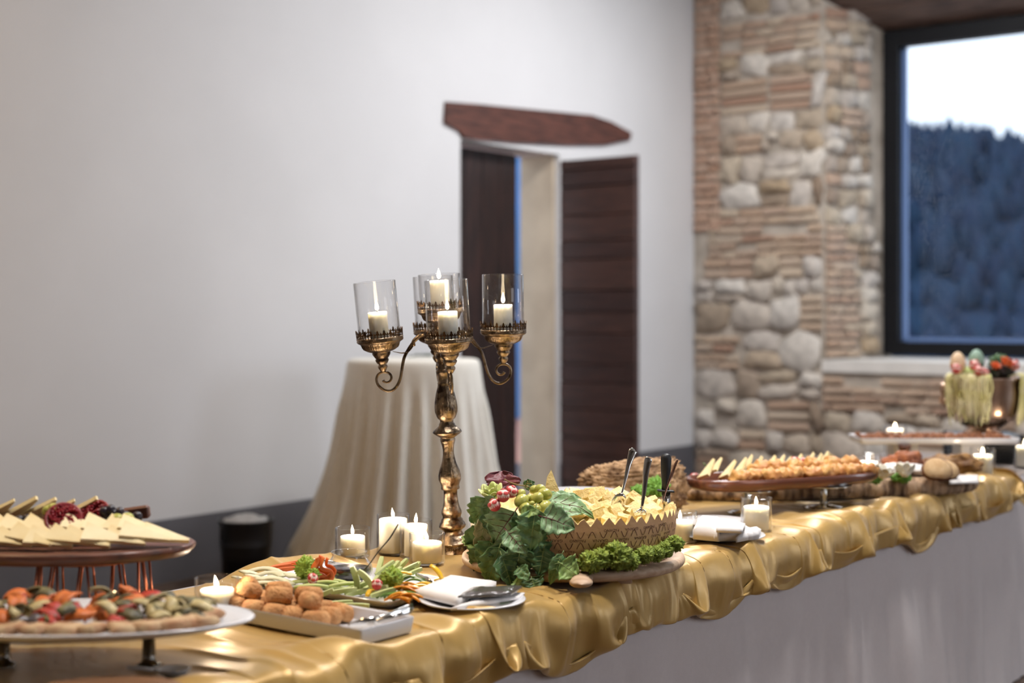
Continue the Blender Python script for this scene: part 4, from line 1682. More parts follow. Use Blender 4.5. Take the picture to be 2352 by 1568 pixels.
def kale(label, c, r_, seed, group='curly kale around the cheese wheel', material=None, name='curly_kale', cat='kale', flat=.85):
    b = MB()
    b.ball((0, 0, 0), r_, 64, 44, sz=flat)
    for v in b.v:
        nrm = v.normalized()
        s = Vector((seed * 5.1, seed * 2.3, seed))
        d = .28 * noise.noise(nrm * 2.2 + s) + .42 * abs(noise.noise(nrm * 6 + s)) + .42 * abs(noise.noise(nrm * 12 + s)) - .30
        v += nrm * r_ * d
    o = b.build(name, material or m_kale)
    o.location = c
    return tag(o, label, cat, group)


for i, (x, y, r_, lab) in enumerate(((1330, 1180, 105, 'nearest the board handle'), (1440, 1140, 95, 'second from the board handle'), (1590, 1120, 135, 'largest, at the front of the wheel'), (1695, 1165, 95, 'right of the largest clump'),
                                     (1850, 1110, 88, 'midway along the right front'), (1960, 1095, 80, 'next to the right end'), (2050, 1060, 85, 'at the right of the wheel'), (2140, 1000, 85, 'beside the right-hand candle'))):
    px, py = 1040 + x / 4.2, 1010 + y / 4.2
    d = dsurf(min(px, 1535)) - .022
    kale('curly green kale clump on the board, ' + lab, W(px, py, d), r_ * ZU * 1.12, i + 1)

# serving cutlery stuck in the cheese
m_steel = mat('polished_steel', srgb(214, 212, 208), 0.14, metal=1.0)
m_copper = mat('rose_gold_metal', srgb(216, 168, 146), 0.16, metal=1.0)
m_blackh = mat('black_plastic_handle', srgb(22, 24, 30), 0.45)


def ut(zx, zy, d):
    return W(1040 + zx / 4.2, 1010 + zy / 4.2, d)


def utensil(name, label, pts, rads, flat, material, head=None):
    base = pts[0]
    t = thing(name, label, 'cutlery', base)
    b = MB()
    b.tube([p - base for p in spline(pts, 4)], [r for r in np.interp(np.linspace(0, len(pts) - 1, (len(pts) - 1) * 4 + 1), range(len(pts)), rads)], 10, flat=flat, upv=TOWARD)
    b.build('handle', material, t)
    return t


t = utensil('serving_spoon', 'steel serving spoon leaning in the cheese, leftmost of the cutlery', [ut(1622, 540, 3.38), ut(1660, 400, 3.40), ut(1700, 230, 3.42), ut(1738, 110, 3.43), ut(1748, 92, 3.43)], [.0028, .0035, .0065, .0112, .005], .3, m_steel)
b = MB().ball((0, 0, 0), .022, 16, 10, TR(ut(1600, 600, 3.37) - t.location, (R(25), R(20), YAWCAM)), sx=.75, sy=.35, sz=1.2)
b.build('bowl', m_steel, t)
t = utensil('serving_fork', 'steel fork stuck upright in the cheese beside the spoon', [ut(1822, 660, 3.27), ut(1845, 500, 3.27), ut(1862, 320, 3.27), ut(1885, 195, 3.27), ut(1893, 170, 3.27)], [.0028, .0050, .0075, .0095, .006], .35, m_copper if False else m_steel)
tn = MB()
tn.tube([Vector((0, 0, 0)), ut(1815, 680, 3.255) - t.location], [.004, .006], 8, flat=.4, upv=TOWARD)
for k in range(4):
    tn.tube([ut(1800 + k * 10, 672, 3.255) - t.location, ut(1775 + k * 30, 690, 3.25) - t.location, ut(1750 + k * 34, 704, 3.245) - t.location], [.0016, .0015, .001], 6)
tn.build('tines', m_steel, t)
kb = ut(2055, 480, 3.47)
t = thing('cheese_knife', 'black-handled knife standing upright in the cheese', 'cutlery', kb)
hp_ = [ut(2050, 485, 3.47), ut(2050, 420, 3.47), ut(2055, 300, 3.47), ut(2058, 180, 3.47), ut(2058, 145, 3.47), ut(2058, 132, 3.47)]
MB().tube([p - kb for p in hp_], [.0095, .0088, .0125, .0135, .011, .004], 14, flat=.7, upv=TOWARD).build('handle', m_blackh, t)
MB().box((0, 0, 0), (.042, .018, .005), TR((0, 0, -.003), (0, R(4), YAWCAM)), bev=.002).build('guard', m_blackh, t)
MB().add([Vector(p) for p in ((-.010, 0, 0), (.011, 0, 0), (.011, 0, -.055), (-.004, 0, -.055), (-.010, .0016, 0), (.011, .0016, 0), (.011, .0016, -.055), (-.004, .0016, -.055))],
         [(0, 1, 2, 3), (7, 6, 5, 4), (0, 4, 5, 1), (1, 5, 6, 2), (2, 6, 7, 3), (3, 7, 4, 0)], TR((0, 0, -.005), (0, 0, YAWCAM))).build('blade', m_steel, t)
utensil('tasting_knife', 'thin rose-gold knife leaning at the right edge of the cheese', [ut(2020, 620, 3.40), ut(2060, 480, 3.41), ut(2110, 340, 3.42), ut(2150, 230, 3.42), ut(2172, 190, 3.42)], [.0008, .0022, .0040, .0034, .0020], .4, m_copper)

# =================================================================== LEFT PART OF THE BUFFET
m_porc = mat('white_porcelain', srgb(226, 226, 230), 0.18, coat=0.3)
SZ = TZ + 0.0095


def rrect(lx, ly, rc, n=6):
    pts = []
    for (sx, sy, a0) in ((1, 1, 0), (-1, 1, PI / 2), (-1, -1, PI), (1, -1, 1.5 * PI)):
        for i in range(n + 1):
            a = a0 + PI / 2 * i / n
            pts.append((sx * (lx / 2 - rc) + rc * math.cos(a), sy * (ly / 2 - rc) + rc * math.sin(a)))
    return pts


def dish_mesh(lx, ly, h, flare=0.01, rc=0.015, rimw=0.006, floor=0.006, lip=0.0):
    """rectangular dish with upright or flaring walls"""
    b = MB()
    rings = [(lx - 2 * flare - .01, ly - 2 * flare - .01, 0), (lx - 2 * flare, ly - 2 * flare, .003), (lx - .001, ly - .001, h - .002), (lx - rimw * .5, ly - rimw * .5, h),
             (lx - 2 * rimw, ly - 2 * rimw, h - .002), (lx - 2 * rimw - 2 * flare, ly - 2 * rimw - 2 * flare, floor + .002), (lx - 2 * rimw - 2 * flare - .012, ly - 2 * rimw - 2 * flare - .012, floor)]
    n = len(rrect(1, 1, .1))
    for (x, y, z) in rings:
        for p in rrect(x, y, rc):
            b.v.append(Vector((p[0], p[1], z)))
    for k in range(len(rings) - 1):
        for i in range(n):
            b.f.append((k * n + i, k * n + (i + 1) % n, (k + 1) * n + (i + 1) % n, (k + 1) * n + i))
    b.f.append(tuple(range(n - 1, -1, -1)))
    b.f.append(tuple((len(rings) - 1) * n + i for i in range(n)))
    return b


def single(name, label, cat, b, material, loc=(0, 0, 0), rot=(0, 0, 0), group=None, auto=None, smooth=True):
    o = b.build(name, material, None, smooth=smooth, auto=auto)
    o.location = loc
    o.rotation_euler = rot
    return tag(o, label, cat, group)


# ---- raw vegetable platter
single('vegetable_platter', 'white rectangular platter holding the raw vegetables', 'platter', dish_mesh(.275, .43, .020, flare=.018, rc=.02, rimw=.004), m_porc, (2.285, 2.195, SZ), auto=40)
VZ = SZ + 0.007


def veg_stick(n_, kind, length, w_, h_, bend=0.0):
    b = MB()
    N_ = 7
    for j in range(N_):
        t = j / (N_ - 1)
        x = (t - .5) * length
        z = bend * (1 - (2 * t - 1) ** 2)
        tp = 1 - .25 * abs(2 * t - 1) ** 3
        if kind == 'celery':
            sec = [(-w_, 0), (-w_ * .9, h_ * .9), (-w_ * .55, h_), (0, h_ * .35), (w_ * .55, h_), (w_ * .9, h_ * .9), (w_, 0), (0, -h_ * .45)]
        else:
            sec = [(-w_, -h_), (-w_, h_), (w_, h_), (w_, -h_)]
        for (y, q) in sec:
            b.v.append(Vector((x, y * tp, q * tp + z)))
    m_ = len(sec)
    for j in range(N_ - 1):
        for i in range(m_):
            b.f.append((j * m_ + i, j * m_ + (i + 1) % m_, (j + 1) * m_ + (i + 1) % m_, (j + 1) * m_ + i))
    b.f.append(tuple(range(m_ - 1, -1, -1)))
    b.f.append(tuple((N_ - 1) * m_ + i for i in range(m_)))
    return b.mesh(n_, smooth=(kind == 'celery'))


m_celery = mat('pale_celery', srgb(200, 206, 136), 0.4, col2=srgb(166, 184, 96), scale=20, stretch=(1, 8, 8))
m_cucum = mat('cucumber_stick_flesh', srgb(214, 218, 160), 0.4, col2=srgb(150, 172, 84), scale=12)
m_carrot = mat('orange_carrot', srgb(232, 122, 60), 0.45, col2=srgb(222, 100, 44), scale=30)
m_fennel = mat('cream_fennel', srgb(232, 226, 196), 0.4, col2=srgb(214, 210, 168), scale=15)
m_pepo = mat('orange_pepper', srgb(240, 164, 50), 0.3, col2=srgb(232, 140, 40), scale=10)
m_pepy = mat('yellow_pepper', srgb(242, 196, 50), 0.3, col2=srgb(236, 180, 40), scale=10)
m_pepg = mat('green_pepper', srgb(70, 110, 44), 0.3, col2=srgb(108, 140, 56), scale=20)
m_lett = mat('curly_lettuce', srgb(160, 182, 62), 0.55, col2=srgb(120, 150, 44), scale=60, ramp=(.3, .7))


def scatter(name, label, cat, group, meshes, material, spots):
    for me in meshes:
        if not me.materials:
            me.materials.append(material)
    for k, (loc, rot) in enumerate(spots):
        o = bpy.data.objects.new(name, meshes[k % len(meshes)])
        COL.objects.link(o)
        o.location = loc
        o.rotation_euler = rot
        lb = label[k] if isinstance(label, (list, tuple)) else label
        tag(o, lb, cat, group)


vr = random.Random(33)


def sp(px, py, z, yaw, pitch=0.0, roll=0.0):
    return (T(px, py, z), (roll, pitch, YAWCAM + R(yaw)))


fen = []
for k in range(3):
    b = MB()
    n = 9
    for j in range(n):
        a = -1.0 + 2.0 * j / (n - 1)
        for (r0, z) in ((.038, -.0022), (.036, .0025), (.022 + .004 * math.cos(a * 2), .0025), (.021, -.0022)):
            b.v.append(Vector((r0 * math.cos(a) - .03 + .01 * k * a, r0 * 1.35 * math.sin(a), z + .004 * math.sin(a * 2 + k))))
    for j in range(n - 1):
        for i in range(4):
            b.f.append((j * 4 + i, j * 4 + (i + 1) % 4, (j + 1) * 4 + (i + 1) % 4, (j + 1) * 4 + i))
    b.f += [(3, 2, 1, 0), tuple((n - 1) * 4 + i for i in range(4))]
    fen.append(b.mesh('fennel_slice'))
FS = [(575, 1334), (600, 1332), (628, 1330), (655, 1334), (590, 1322), (618, 1318), (645, 1316), (668, 1322), (610, 1340), (640, 1342), (690, 1330), (605, 1308), (630, 1304)]
scatter('fennel_slice', 'cream fennel slice at the left end of the vegetable platter', 'fennel', 'fennel slices on the vegetable platter', fen, m_fennel,
        [sp(x, y, VZ + .006 + .006 * (k % 3), vr.uniform(60, 120), vr.uniform(-.25, .25), vr.uniform(-.3, .3)) for k, (x, y) in enumerate(FS)])
cs = [veg_stick('celery_stick', 'celery', vr.uniform(.06, .085), .0075, .006, .003) for _ in range(4)]
CS = [(700, 1338, 0, 0), (735, 1334, 5, 0), (765, 1338, -4, 0), (752, 1350, 3, 0), (715, 1350, 8, 0), (788, 1346, 12, 0), (740, 1342, -3, 0)]
scatter('celery_stick', 'pale celery stick at the front of the vegetable platter', 'celery', 'celery sticks on the vegetable platter', cs, m_celery,
        [sp(x, y, VZ + .010 + .008 * (k > 3), a, vr.uniform(-.1, .1)) for k, (x, y, a, q) in enumerate(CS)])
cuk = [veg_stick('cucumber_stick', 'box', .055, .0055, .0045) for _ in range(2)]
CK = [(800, 1352, 35, -.2), (822, 1348, 20, -.4), (845, 1350, 50, -.3), (866, 1352, -30, -.3), (818, 1360, 40, -.1), (858, 1344, 70, -.6), (902, 1306, 60, -.5), (884, 1304, 35, -.5), (918, 1302, 45, -.6), (935, 1306, 20, -.4), (950, 1308, 60, -.5), (872, 1300, 80, -.7), (928, 1312, 35, -.3), (905, 1318, 55, -.4), (945, 1316, 30, -.3), (790, 1356, 10, -.1), (838, 1358, -20, -.1), (880, 1360, 25, -.2), (770, 1352, -8, 0)]
scatter('cucumber_stick', 'pale cucumber stick piled around the dip jar', 'cucumber', 'cucumber sticks on the vegetable platter', cuk, m_cucum,
        [sp(x, y, VZ + .014 + .006 * (k % 2), a, q) for k, (x, y, a, q) in enumerate(CK)])
big = veg_stick('cucumber_wedge', 'box', .058, .008, .006, .004)
scatter('cucumber_wedge', ['upright cucumber wedge leaning on the dip jar', 'cucumber wedge leaning right in front of the dip jar', 'long cucumber wedge slanting up right of the dip jar'], 'cucumber', None, [big], m_cucum,
        [(W(815, 1332, 3.03), (0, R(78), YAWCAM)), (W(842, 1334, 3.02), (0, R(50), YAWCAM)), (W(878, 1330, 3.03), (0, R(-48), YAWCAM))])
scatter('fallen_cucumber_piece', ['cucumber piece hanging over the platter edge above the croquettes', 'cucumber end fallen between platter and croquette tray', 'cucumber slice fallen nearest the serving cutlery'], 'cucumber', None, [cuk[0]], m_cucum,
        [(W(738, 1366, 2.98), (0, R(-24), YAWCAM)), sp(780, 1384, SZ + .014, 20), sp(818, 1390, SZ + .012, -10)])
car = [veg_stick('carrot_stick', 'box', .06, .005, .0045) for _ in range(2)]
CR = [(640, 1302, 20), (655, 1298, 10), (668, 1294, 25), (682, 1298, 15), (648, 1308, 5)]
scatter('carrot_stick', 'orange carrot stick at the back left of the vegetable platter', 'carrot', 'carrot sticks on the vegetable platter', car, m_carrot, [sp(x, y, VZ + .018, a, -.1) for x, y, a in CR])
kale('bright curly lettuce clump left of the dip jar', W(702, 1302, 3.15), .023, 61, None, m_lett, 'curly_lettuce', 'lettuce', 1.1)
kale('bright curly lettuce clump right of the dip jar', W(900, 1328, 3.03), .024, 63, None, m_lett, 'curly_lettuce', 'lettuce', 1.0)
kale('low curly lettuce piece beside the carrot curl', W(718, 1318, 3.10), .016, 65, None, m_lett, 'curly_lettuce', 'lettuce', .8)
# carrot curl
ccv = thing('carrot_curl', 'large curled orange carrot ribbon beside the dip jar', 'carrot', W(738, 1306, 3.13))
for k in range(4):
    b = MB()
    pts = [Vector((.006 * math.cos(q * 1.3 + k) * q - .01 + .008 * k, .01 * math.sin(k * 2), .024 - .011 * q + .004 * math.sin(q * 2 + k))) for q in range(6)]
    b.tube(spline(pts, 3), .0085 - .0008 * k, 8, M=Matrix.Rotation(YAWCAM, 4, 'Z'), flat=.3, upv=TOWARD)
    b.build('ribbon', m_carrot, ccv)
radish('radish half beside the curly lettuce on the platter', W(718, 1328, 3.06), .012, 4)
radish('red radish flower right of the cucumber wedges', W(866, 1342, 2.99), .012, 5)
# pepper strips


def strip_mesh(nm, L_, w_, curl):
    b = MB()
    N_ = 9
    for j in range(N_):
        t = j / (N_ - 1) - .5
        a = t * curl
        x = math.sin(a) * L_ / max(curl, .01)
        z = (math.cos(a) - 1) * L_ / max(curl, .01) + .008
        for (y, h_) in ((-w_, -.0018), (-w_, .0018), (w_, .0018), (w_, -.0018)):
            b.v.append(Vector((x + h_ * math.sin(a), y * (1 - 1.2 * t * t), z + h_ * math.cos(a))))
    for j in range(N_ - 1):
        for i in range(4):
            b.f.append((j * 4 + i, j * 4 + (i + 1) % 4, (j + 1) * 4 + (i + 1) % 4, (j + 1) * 4 + i))
    b.f += [(3, 2, 1, 0), tuple((N_ - 1) * 4 + i for i in range(4))]
    return b.mesh(nm)


po = [strip_mesh('pepper_strip', .06, .006, 1.5), strip_mesh('pepper_strip', .052, .007, 1.0)]
scatter('orange_pepper_strip', 'orange pepper strip at the right end of the vegetable platter', 'pepper', 'orange pepper strips', po, m_pepo,
        [sp(925 + 9 * (k % 4) - 4 * (k // 4), 1350 + 5 * (k // 2) - 3 * (k % 2), VZ + .010 + .006 * (k % 3), vr.uniform(-35, 10), vr.uniform(-.2, .2), vr.uniform(-.5, .5)) for k in range(14)])
py_ = [strip_mesh('pepper_strip', .05, .006, 1.3), strip_mesh('pepper_strip', .042, .006, .8)]
scatter('yellow_pepper_strip', 'yellow pepper strip at the right end of the vegetable platter', 'pepper', 'yellow pepper strips', py_, m_pepy,
        [(W(1002, 1318, 3.08), (R(30), R(55), YAWCAM)), sp(1018, 1336, VZ + .012, 10), sp(1010, 1344, VZ + .01, -15), sp(965, 1352, VZ + .014, 20), sp(975, 1346, VZ + .014, -30), sp(925, 1322, VZ + .026, -12), sp(852, 1364, VZ + .012, 75), sp(985, 1352, VZ + .008, 5)])
pg_ = [strip_mesh('pepper_strip', .055, .005, 1.8), strip_mesh('pepper_strip', .05, .006, 1.2)]
scatter('green_pepper_strip', 'dark green pepper strip at the front right of the vegetable platter', 'pepper', 'green pepper strips', pg_, m_pepg,
        [sp(890 + 9 * k, 1370 + 2 * math.sin(k * 2), VZ + .010 + .004 * (k % 2), vr.uniform(-30, 30), 0, vr.uniform(-.6, .6)) for k in range(6)] + [sp(945, 1332, VZ + .016, -10), sp(955, 1338, VZ + .014, -20)])
# dip jar
jp = T(802, 1334, VZ)
m_dip = mat('dark_brown_dip', srgb(36, 28, 24), 0.15)
jar = thing('dip_jar', 'round glass jar half filled with dark dip on the vegetable platter', 'jar', (jp.x, jp.y, VZ))
jp_ = [(.030, 0), (.040, .003), (.050, .014), (.0535, .026), (.051, .038), (.044, .048), (.0385, .055), (.038, .060), (.041, .065), (.0405, .067), (.0375, .0665), (.036, .060), (.042, .046), (.049, .036), (.051, .026), (.047, .014), (.036, .005)]
MB().lathe(jp_, 48).build('glass', m_glass, jar)
MB().lathe([(.034, .0055), (.045, .013), (.0495, .022), (.0500, .029), (.0494, .030), (.01, .0302)], 48).build('dip', m_dip, jar)
t0_ = W(838, 1318, 3.06)
utensil('dip_spoon', 'thin dark steel spoon leaning in the dip jar', [W(835, 1312, 3.05), W(848, 1296, 3.04), W(868, 1268, 3.05), W(895, 1236, 3.06), W(915, 1203, 3.07)], [.0030, .0014, .0013, .0016, .0020], .6, mat('dull_dark_steel', srgb(96, 90, 86), 0.35, metal=1.0))
utensil('serving_fork', 'steel serving fork lying behind the dip jar', [T(700, 1290, VZ + .02), T(730, 1288, VZ + .024), T(770, 1292, VZ + .02)], [.004, .006, .003], .35, m_steel)
utensil('serving_spoon', 'steel serving spoon lying at the right end of the vegetable platter', [T(955, 1318, VZ + .020), T(980, 1335, VZ + .018), T(1000, 1345, VZ + .012)], [.004, .011, .006], .35, m_steel)

# ---- croquette tray
single('croquette_tray', 'white rectangular tray of croquettes with raised rim', 'tray', dish_mesh(.150, .47, .032, flare=.004, rc=.006, rimw=.005), m_porc, (1.965, 2.045, SZ), auto=40)
m_croq = mat('breaded_crust', srgb(222, 168, 112), 0.8, col2=srgb(198, 136, 82), scale=30, bump=0.7, bscale=160)
m_crin = mat('croquette_filling', srgb(120, 72, 44), 0.8)
crq = []
for k in range(3):
    b = MB()
    b.lathe([(.004, -.027), (.012, -.026), (.0165, -.021), (.0175, 0), (.0165, .021), (.012, .026), (.004, .027)], 18, rfun=lambda a, q, k=k: 1 + .05 * math.sin(3 * a + q + k * 2))
    me = b.mesh('croquette')
    me.materials.append(m_croq)
    crq.append(me)
CQ = []
for i in range(6):
    for j in range(3):
        CQ.append((1.926 + .039 * j + vr.uniform(-.003, .003), 1.965 + .056 * i + .004 * j, SZ + .0245, 0))
for i in range(6):
    CQ.append((1.945 + .040 * (i % 2), 2.0 + .043 * i, SZ + .053, 1))
for k, (x, y, z, up_) in enumerate(CQ):
    o = bpy.data.objects.new('croquette', crq[k % 3])
    COL.objects.link(o)
    o.location = (x, y, z)
    o.rotation_euler = (R(90) + vr.uniform(-.10, .10), vr.uniform(0, 6), vr.uniform(-.18, .18) + up_ * vr.uniform(-.6, .6))
    tag(o, 'golden brown breaded croquette, ' + ((ORD[k - 18] + ' from the right in the top layer') if up_ else (ORD[k // 3] + ' from the right in the ' + ('front', 'middle', 'back')[k % 3] + ' row')) + ' of the tray', 'croquette', 'croquettes in the ' + ('upper' if up_ else 'lower') + ' layer')
utensil('serving_spoon', 'steel serving spoon resting on the end of the croquette tray', [T(800, 1436, SZ + .02), T(838, 1432, SZ + .026), T(880, 1416, SZ + .036), T(948, 1393, SZ + .040)], [.004, .012, .004, .008], .3, m_steel)
utensil('serving_fork', 'steel serving fork beside the spoon on the croquette tray', [T(860, 1432, SZ + .026), T(905, 1414, SZ + .040), T(945, 1402, SZ + .042)], [.006, .004, .007], .3, m_steel)

# ---- plates with napkins
m_napkin = mat('white_linen_napkin', srgb(232, 228, 226), 0.8, var=.03, scale=60, sheen=.2, bump=.1, bscale=500)
m_film = mat('grey_plastic_film', srgb(84, 80, 78), 0.12, coat=.6, bump=.4, bscale=60)


def plate_mesh(r_=.115):
    b = MB()
    b.lathe([(r_ * .5, 0), (r_ * .62, .001), (r_ * .72, .006), (r_ * .97, .014), (r_, .016), (r_ * .985, .018), (r_ * .7, .0105), (r_ * .58, .006), (r_ * .02, .006)], 48)
    return b


def slab_fold(pts, h_, seed=0, n=10):
    """soft folded cloth slab over a quad footprint (4 corners), pillowy thickness"""
    A, B, C_, D = [Vector(p) for p in pts]
    b = MB()
    for top_ in (0, 1):
        for j in range(n):
            for i in range(n):
                u, v = i / (n - 1), j / (n - 1)
                p = A.lerp(B, u).lerp(D.lerp(C_, u), v)
                ed = min(u, v, 1 - u, 1 - v)
                z = (h_ * (.55 + .45 * smoothstep(0, .22, ed)) + .0025 * noise.noise(Vector((u * 4 + seed, v * 4, 0)))) if top_ else 0
                b.v.append(p + Vector((0, 0, z)))
    for j in range(n - 1):
        for i in range(n - 1):
            a = j * n + i
            b.f.append((a, a + n, a + n + 1, a + 1))
            a += n * n
            b.f.append((a, a + 1, a + n + 1, a + n))
    edge = [i for i in range(n)] + [j * n + n - 1 for j in range(1, n)] + [(n - 1) * n + i for i in range(n - 2, -1, -1)] + [j * n for j in range(n - 2, 0, -1)]
    for k in range(len(edge)):
        a, c = edge[k], edge[(k + 1) % len(edge)]
        b.f.append((a, c, c + n * n, a + n * n))
    return b


pl1 = T(1085, 1392, SZ)
single('side_plate', 'white plate under the napkin beside the vegetable platter', 'plate', plate_mesh(.112), m_porc, pl1)
nz = SZ + .019
nk = thing('napkin', 'folded white napkin on the plate in front of the cheese board', 'napkin', (pl1.x, pl1.y, nz))
q4 = [T(950, 1368, nz), T(1052, 1392, nz), T(1140, 1348, nz), T(1035, 1332, nz)]
slab_fold([p - nk.location for p in q4], .022, 2).build('folded_cloth', m_napkin, nk, fix=True)
q4 = [T(1035, 1398, nz), T(1190, 1372, nz), T(1205, 1362, nz), T(1100, 1376, nz)]
slab_fold([p - nk.location + Vector((0, 0, -.004)) for p in q4], .010, 5).build('cloth_tail', m_napkin, nk, fix=True)
q4 = [T(1052, 1374, nz + .012), T(1172, 1368, nz + .012), T(1200, 1350, nz + .012), T(1085, 1352, nz + .012)]
pk = slab_fold([Vector(p) - T(1120, 1362, nz + .012) for p in q4], .009, 9).build('cutlery_packet', m_film, fix=True)
pk.location = T(1120, 1362, nz + .012)
tag(pk, 'dark glossy cutlery packet tucked in the napkin', 'packet')

pl2 = T(1662, 1240, SZ)
single('side_plate', 'white plate under the napkin right of the cheese wheel', 'plate', plate_mesh(.112), m_porc, pl2)
nk = thing('napkin', 'white napkin roll on the plate right of the cheese wheel', 'napkin', (pl2.x, pl2.y, nz))
for nm, cs_, hh, sd_ in (('cloth_sleeve', ((1592, 1238), (1652, 1244), (1664, 1222), (1602, 1216)), .046, 12), ('folded_cloth', ((1640, 1243), (1730, 1240), (1725, 1226), (1645, 1224)), .030, 14), ('cloth_tail', ((1690, 1246), (1742, 1236), (1748, 1226), (1712, 1230)), .024, 16)):
    q4 = [T(x, y, nz) - nk.location for x, y in cs_]
    slab_fold(q4, hh, sd_).build(nm, m_napkin, nk, fix=True)
q4 = [T(x, y, nz + .03) for x, y in ((1645, 1222), (1705, 1225), (1712, 1210), (1650, 1208))]
single('paper_napkins', 'small stack of square paper napkins in the napkin roll', 'napkins', slab_fold([p - q4[0] for p in q4], .018, 18), m_napkin, q4[0])
single('serving_plate', 'white plate behind the napkin roll near the oval tray', 'plate', plate_mesh(.10), m_porc, T(1640, 1208, SZ))

# ---- cheese board on copper hairpin stand
BXC = W(135, 1230, 2.80)
m_copperw = mat('copper_wire', srgb(190, 116, 88), 0.3, metal=1.0)
m_darkbd = mat('dark_acacia_board', srgb(112, 64, 44), 0.5, col2=srgb(74, 40, 30), scale=5, stretch=(1.5, 12, 12), coat=.2)
stz = 0.905
cst = W(215, 1300, 2.80)
stand = thing('hairpin_stand', 'round copper wire hairpin stand under the cheese board', 'stand', (cst.x, cst.y, SZ), (0, 0, YAWCAM))
rt, rb2, hh = .105, .118, stz - SZ
for (r_, z_) in ((rt, hh - .003), (rb2, .003)):
    MB().tube([(r_ * math.cos(2 * PI * i / 40), r_ * math.sin(2 * PI * i / 40), z_) for i in range(41)], .0026, 6).build('ring', m_copperw, stand)
for k in range(11):
    a = 2 * PI * k / 11 + .25
    for s_ in (-1, 1):
        MB().tube([(rt * math.cos(a + s_ * .06), rt * math.sin(a + s_ * .06), hh - .004), (rb2 * math.cos(a + s_ * .17), rb2 * math.sin(a + s_ * .17), .004)], .0025, 6).build('rod', m_copperw, stand)
cbz = stz
single('cheese_board', 'dark oval wooden board of cheese on the copper stand', 'board', MB().lathe([(.22, 0), (.255, .004), (.266, .014), (.268, .022), (.262, .026), (.01, .026)], 64, sy=.60), m_darkbd, (BXC.x, BXC.y, cbz), (0, 0, YAWCAM))
TOPZ = cbz + .0265
m_wedge = mat('pale_cheese_wedge', srgb(246, 228, 180), 0.5, col2=srgb(238, 214, 156), scale=20)


def wedge_mesh(L_, w_, h_, tp=.25):
    vs = [(-L_ / 2, -w_ / 2, 0), (L_ / 2, -w_ / 2 * tp, 0), (L_ / 2, w_ / 2 * tp, 0), (-L_ / 2, w_ / 2, 0)]
    vs += [(x, y, h_ * (1 if x < 0 else .8)) for x, y, z in vs]
    me = MB().add(vs, [(3, 2, 1, 0), (4, 5, 6, 7), (0, 1, 5, 4), (1, 2, 6, 5), (2, 3, 7, 6), (3, 0, 4, 7)]).mesh('cheese_wedge', smooth=False)
    me.materials.append(m_wedge)
    return me


WM = [wedge_mesh(.088, .046, .010, .10), wedge_mesh(.080, .042, .009, .06), wedge_mesh(.094, .040, .011, .14)]


def onboard(C, x, y, z, rot=(0, 0, 0)):
    return C @ TR((x, y, z), rot)


CB = Matrix.Translation((BXC.x, BXC.y, TOPZ)) @ Matrix.Rotation(YAWCAM, 4, 'Z')
k = 0
for i in range(13):          # front fan
    x = -.19 + .0345 * i
    yy = -.115 * math.sqrt(max(0, 1 - (x / .27) ** 2))
    o = bpy.data.objects.new('cheese_wedge', WM[i % 3])
    COL.objects.link(o)
    o.matrix_world = CB @ TR((x, yy + .01, .016 + .005 * (i % 2)), (R(38), R(13), R(-30 + 3 * i + 10 * math.sin(i * 2.3))))
    tag(o, 'pale cheese wedge, ' + ORD[12 - i] + ' from the right in the front fan of the oval board', 'cheese wedge', 'front row of wedges on the oval board')
for i in range(11):
    x = -.20 + .038 * i
    o = bpy.data.objects.new('cheese_wedge', WM[(i + 1) % 3])
    COL.objects.link(o)
    o.matrix_world = CB @ TR((x, -.045 + .01 * math.sin(i), .030), (R(34), R(15), R(-26 + 3 * i + 12 * math.sin(i * 1.9))))
    tag(o, 'pale cheese wedge, ' + ORD[10 - i] + ' from the right in the second row of the oval board', 'cheese wedge', 'second row of wedges on the oval board')
for i in range(7):
    x = -.21 + .04 * i
    o = bpy.data.objects.new('cheese_wedge', WM[(i + 2) % 3])
    COL.objects.link(o)
    o.matrix_world = CB @ TR((x, .045, .052), (R(-30), R(-34), R(-20)))
    tag(o, 'pale cheese wedge, ' + ORD[6 - i] + ' from the right standing at the back of the oval board', 'cheese wedge', 'back row of wedges on the oval board')
m_pom = mat('pomegranate_skin', srgb(150, 40, 44), 0.45, col2=srgb(120, 28, 34), scale=10)
m_seed = mat('pomegranate_seeds', srgb(126, 20, 34), 0.15, col2=srgb(160, 40, 50), scale=60)
for k, (px, py, d, rx) in enumerate(((146, 1190, 2.76, 20), (214, 1184, 2.82, -25))):
    t = thing('pomegranate_half', ('left' if k == 0 else 'right') + '-hand open pomegranate half among the cheese wedges', 'pomegranate', W(px, py, d), (R(50), R(rx), YAWCAM))
    MB().lathe([(.002, -.034), (.020, -.030), (.032, -.016), (.036, 0), (.033, .003), (.028, -.004), (.01, -.008)], 24).build('shell', m_pom, t)
    sd = MB()
    for q in range(70):
        a, rr = q * 2.4, .0035 * math.sqrt(q)
        sd.ball((rr * math.cos(a), rr * math.sin(a), .000 + .004 * math.sin(q)), .0042, 6, 5)
    sd.build('seeds', m_seed, t)['kind'] = 'stuff'
m_dgrape = mat('black_grape', srgb(44, 34, 46), 0.3, var=.3, scale=20)
for k, (px, py) in enumerate(((240, 1176), (254, 1172), (262, 1182), (248, 1186), (275, 1178), (286, 1186), (315, 1188), (45, 1196), (62, 1194))):
    single('black_grape', 'dark grape on the oval cheese board, ' + ('beside the pomegranate' if k < 7 else 'between the left wedges'), 'grape', MB().ball((0, 0, 0), .0105, 14, 10, sz=1.15), m_dgrape, W(px, py, 2.80), group='dark grapes on the oval board' if k < 7 else 'dark grapes between the left wedges')
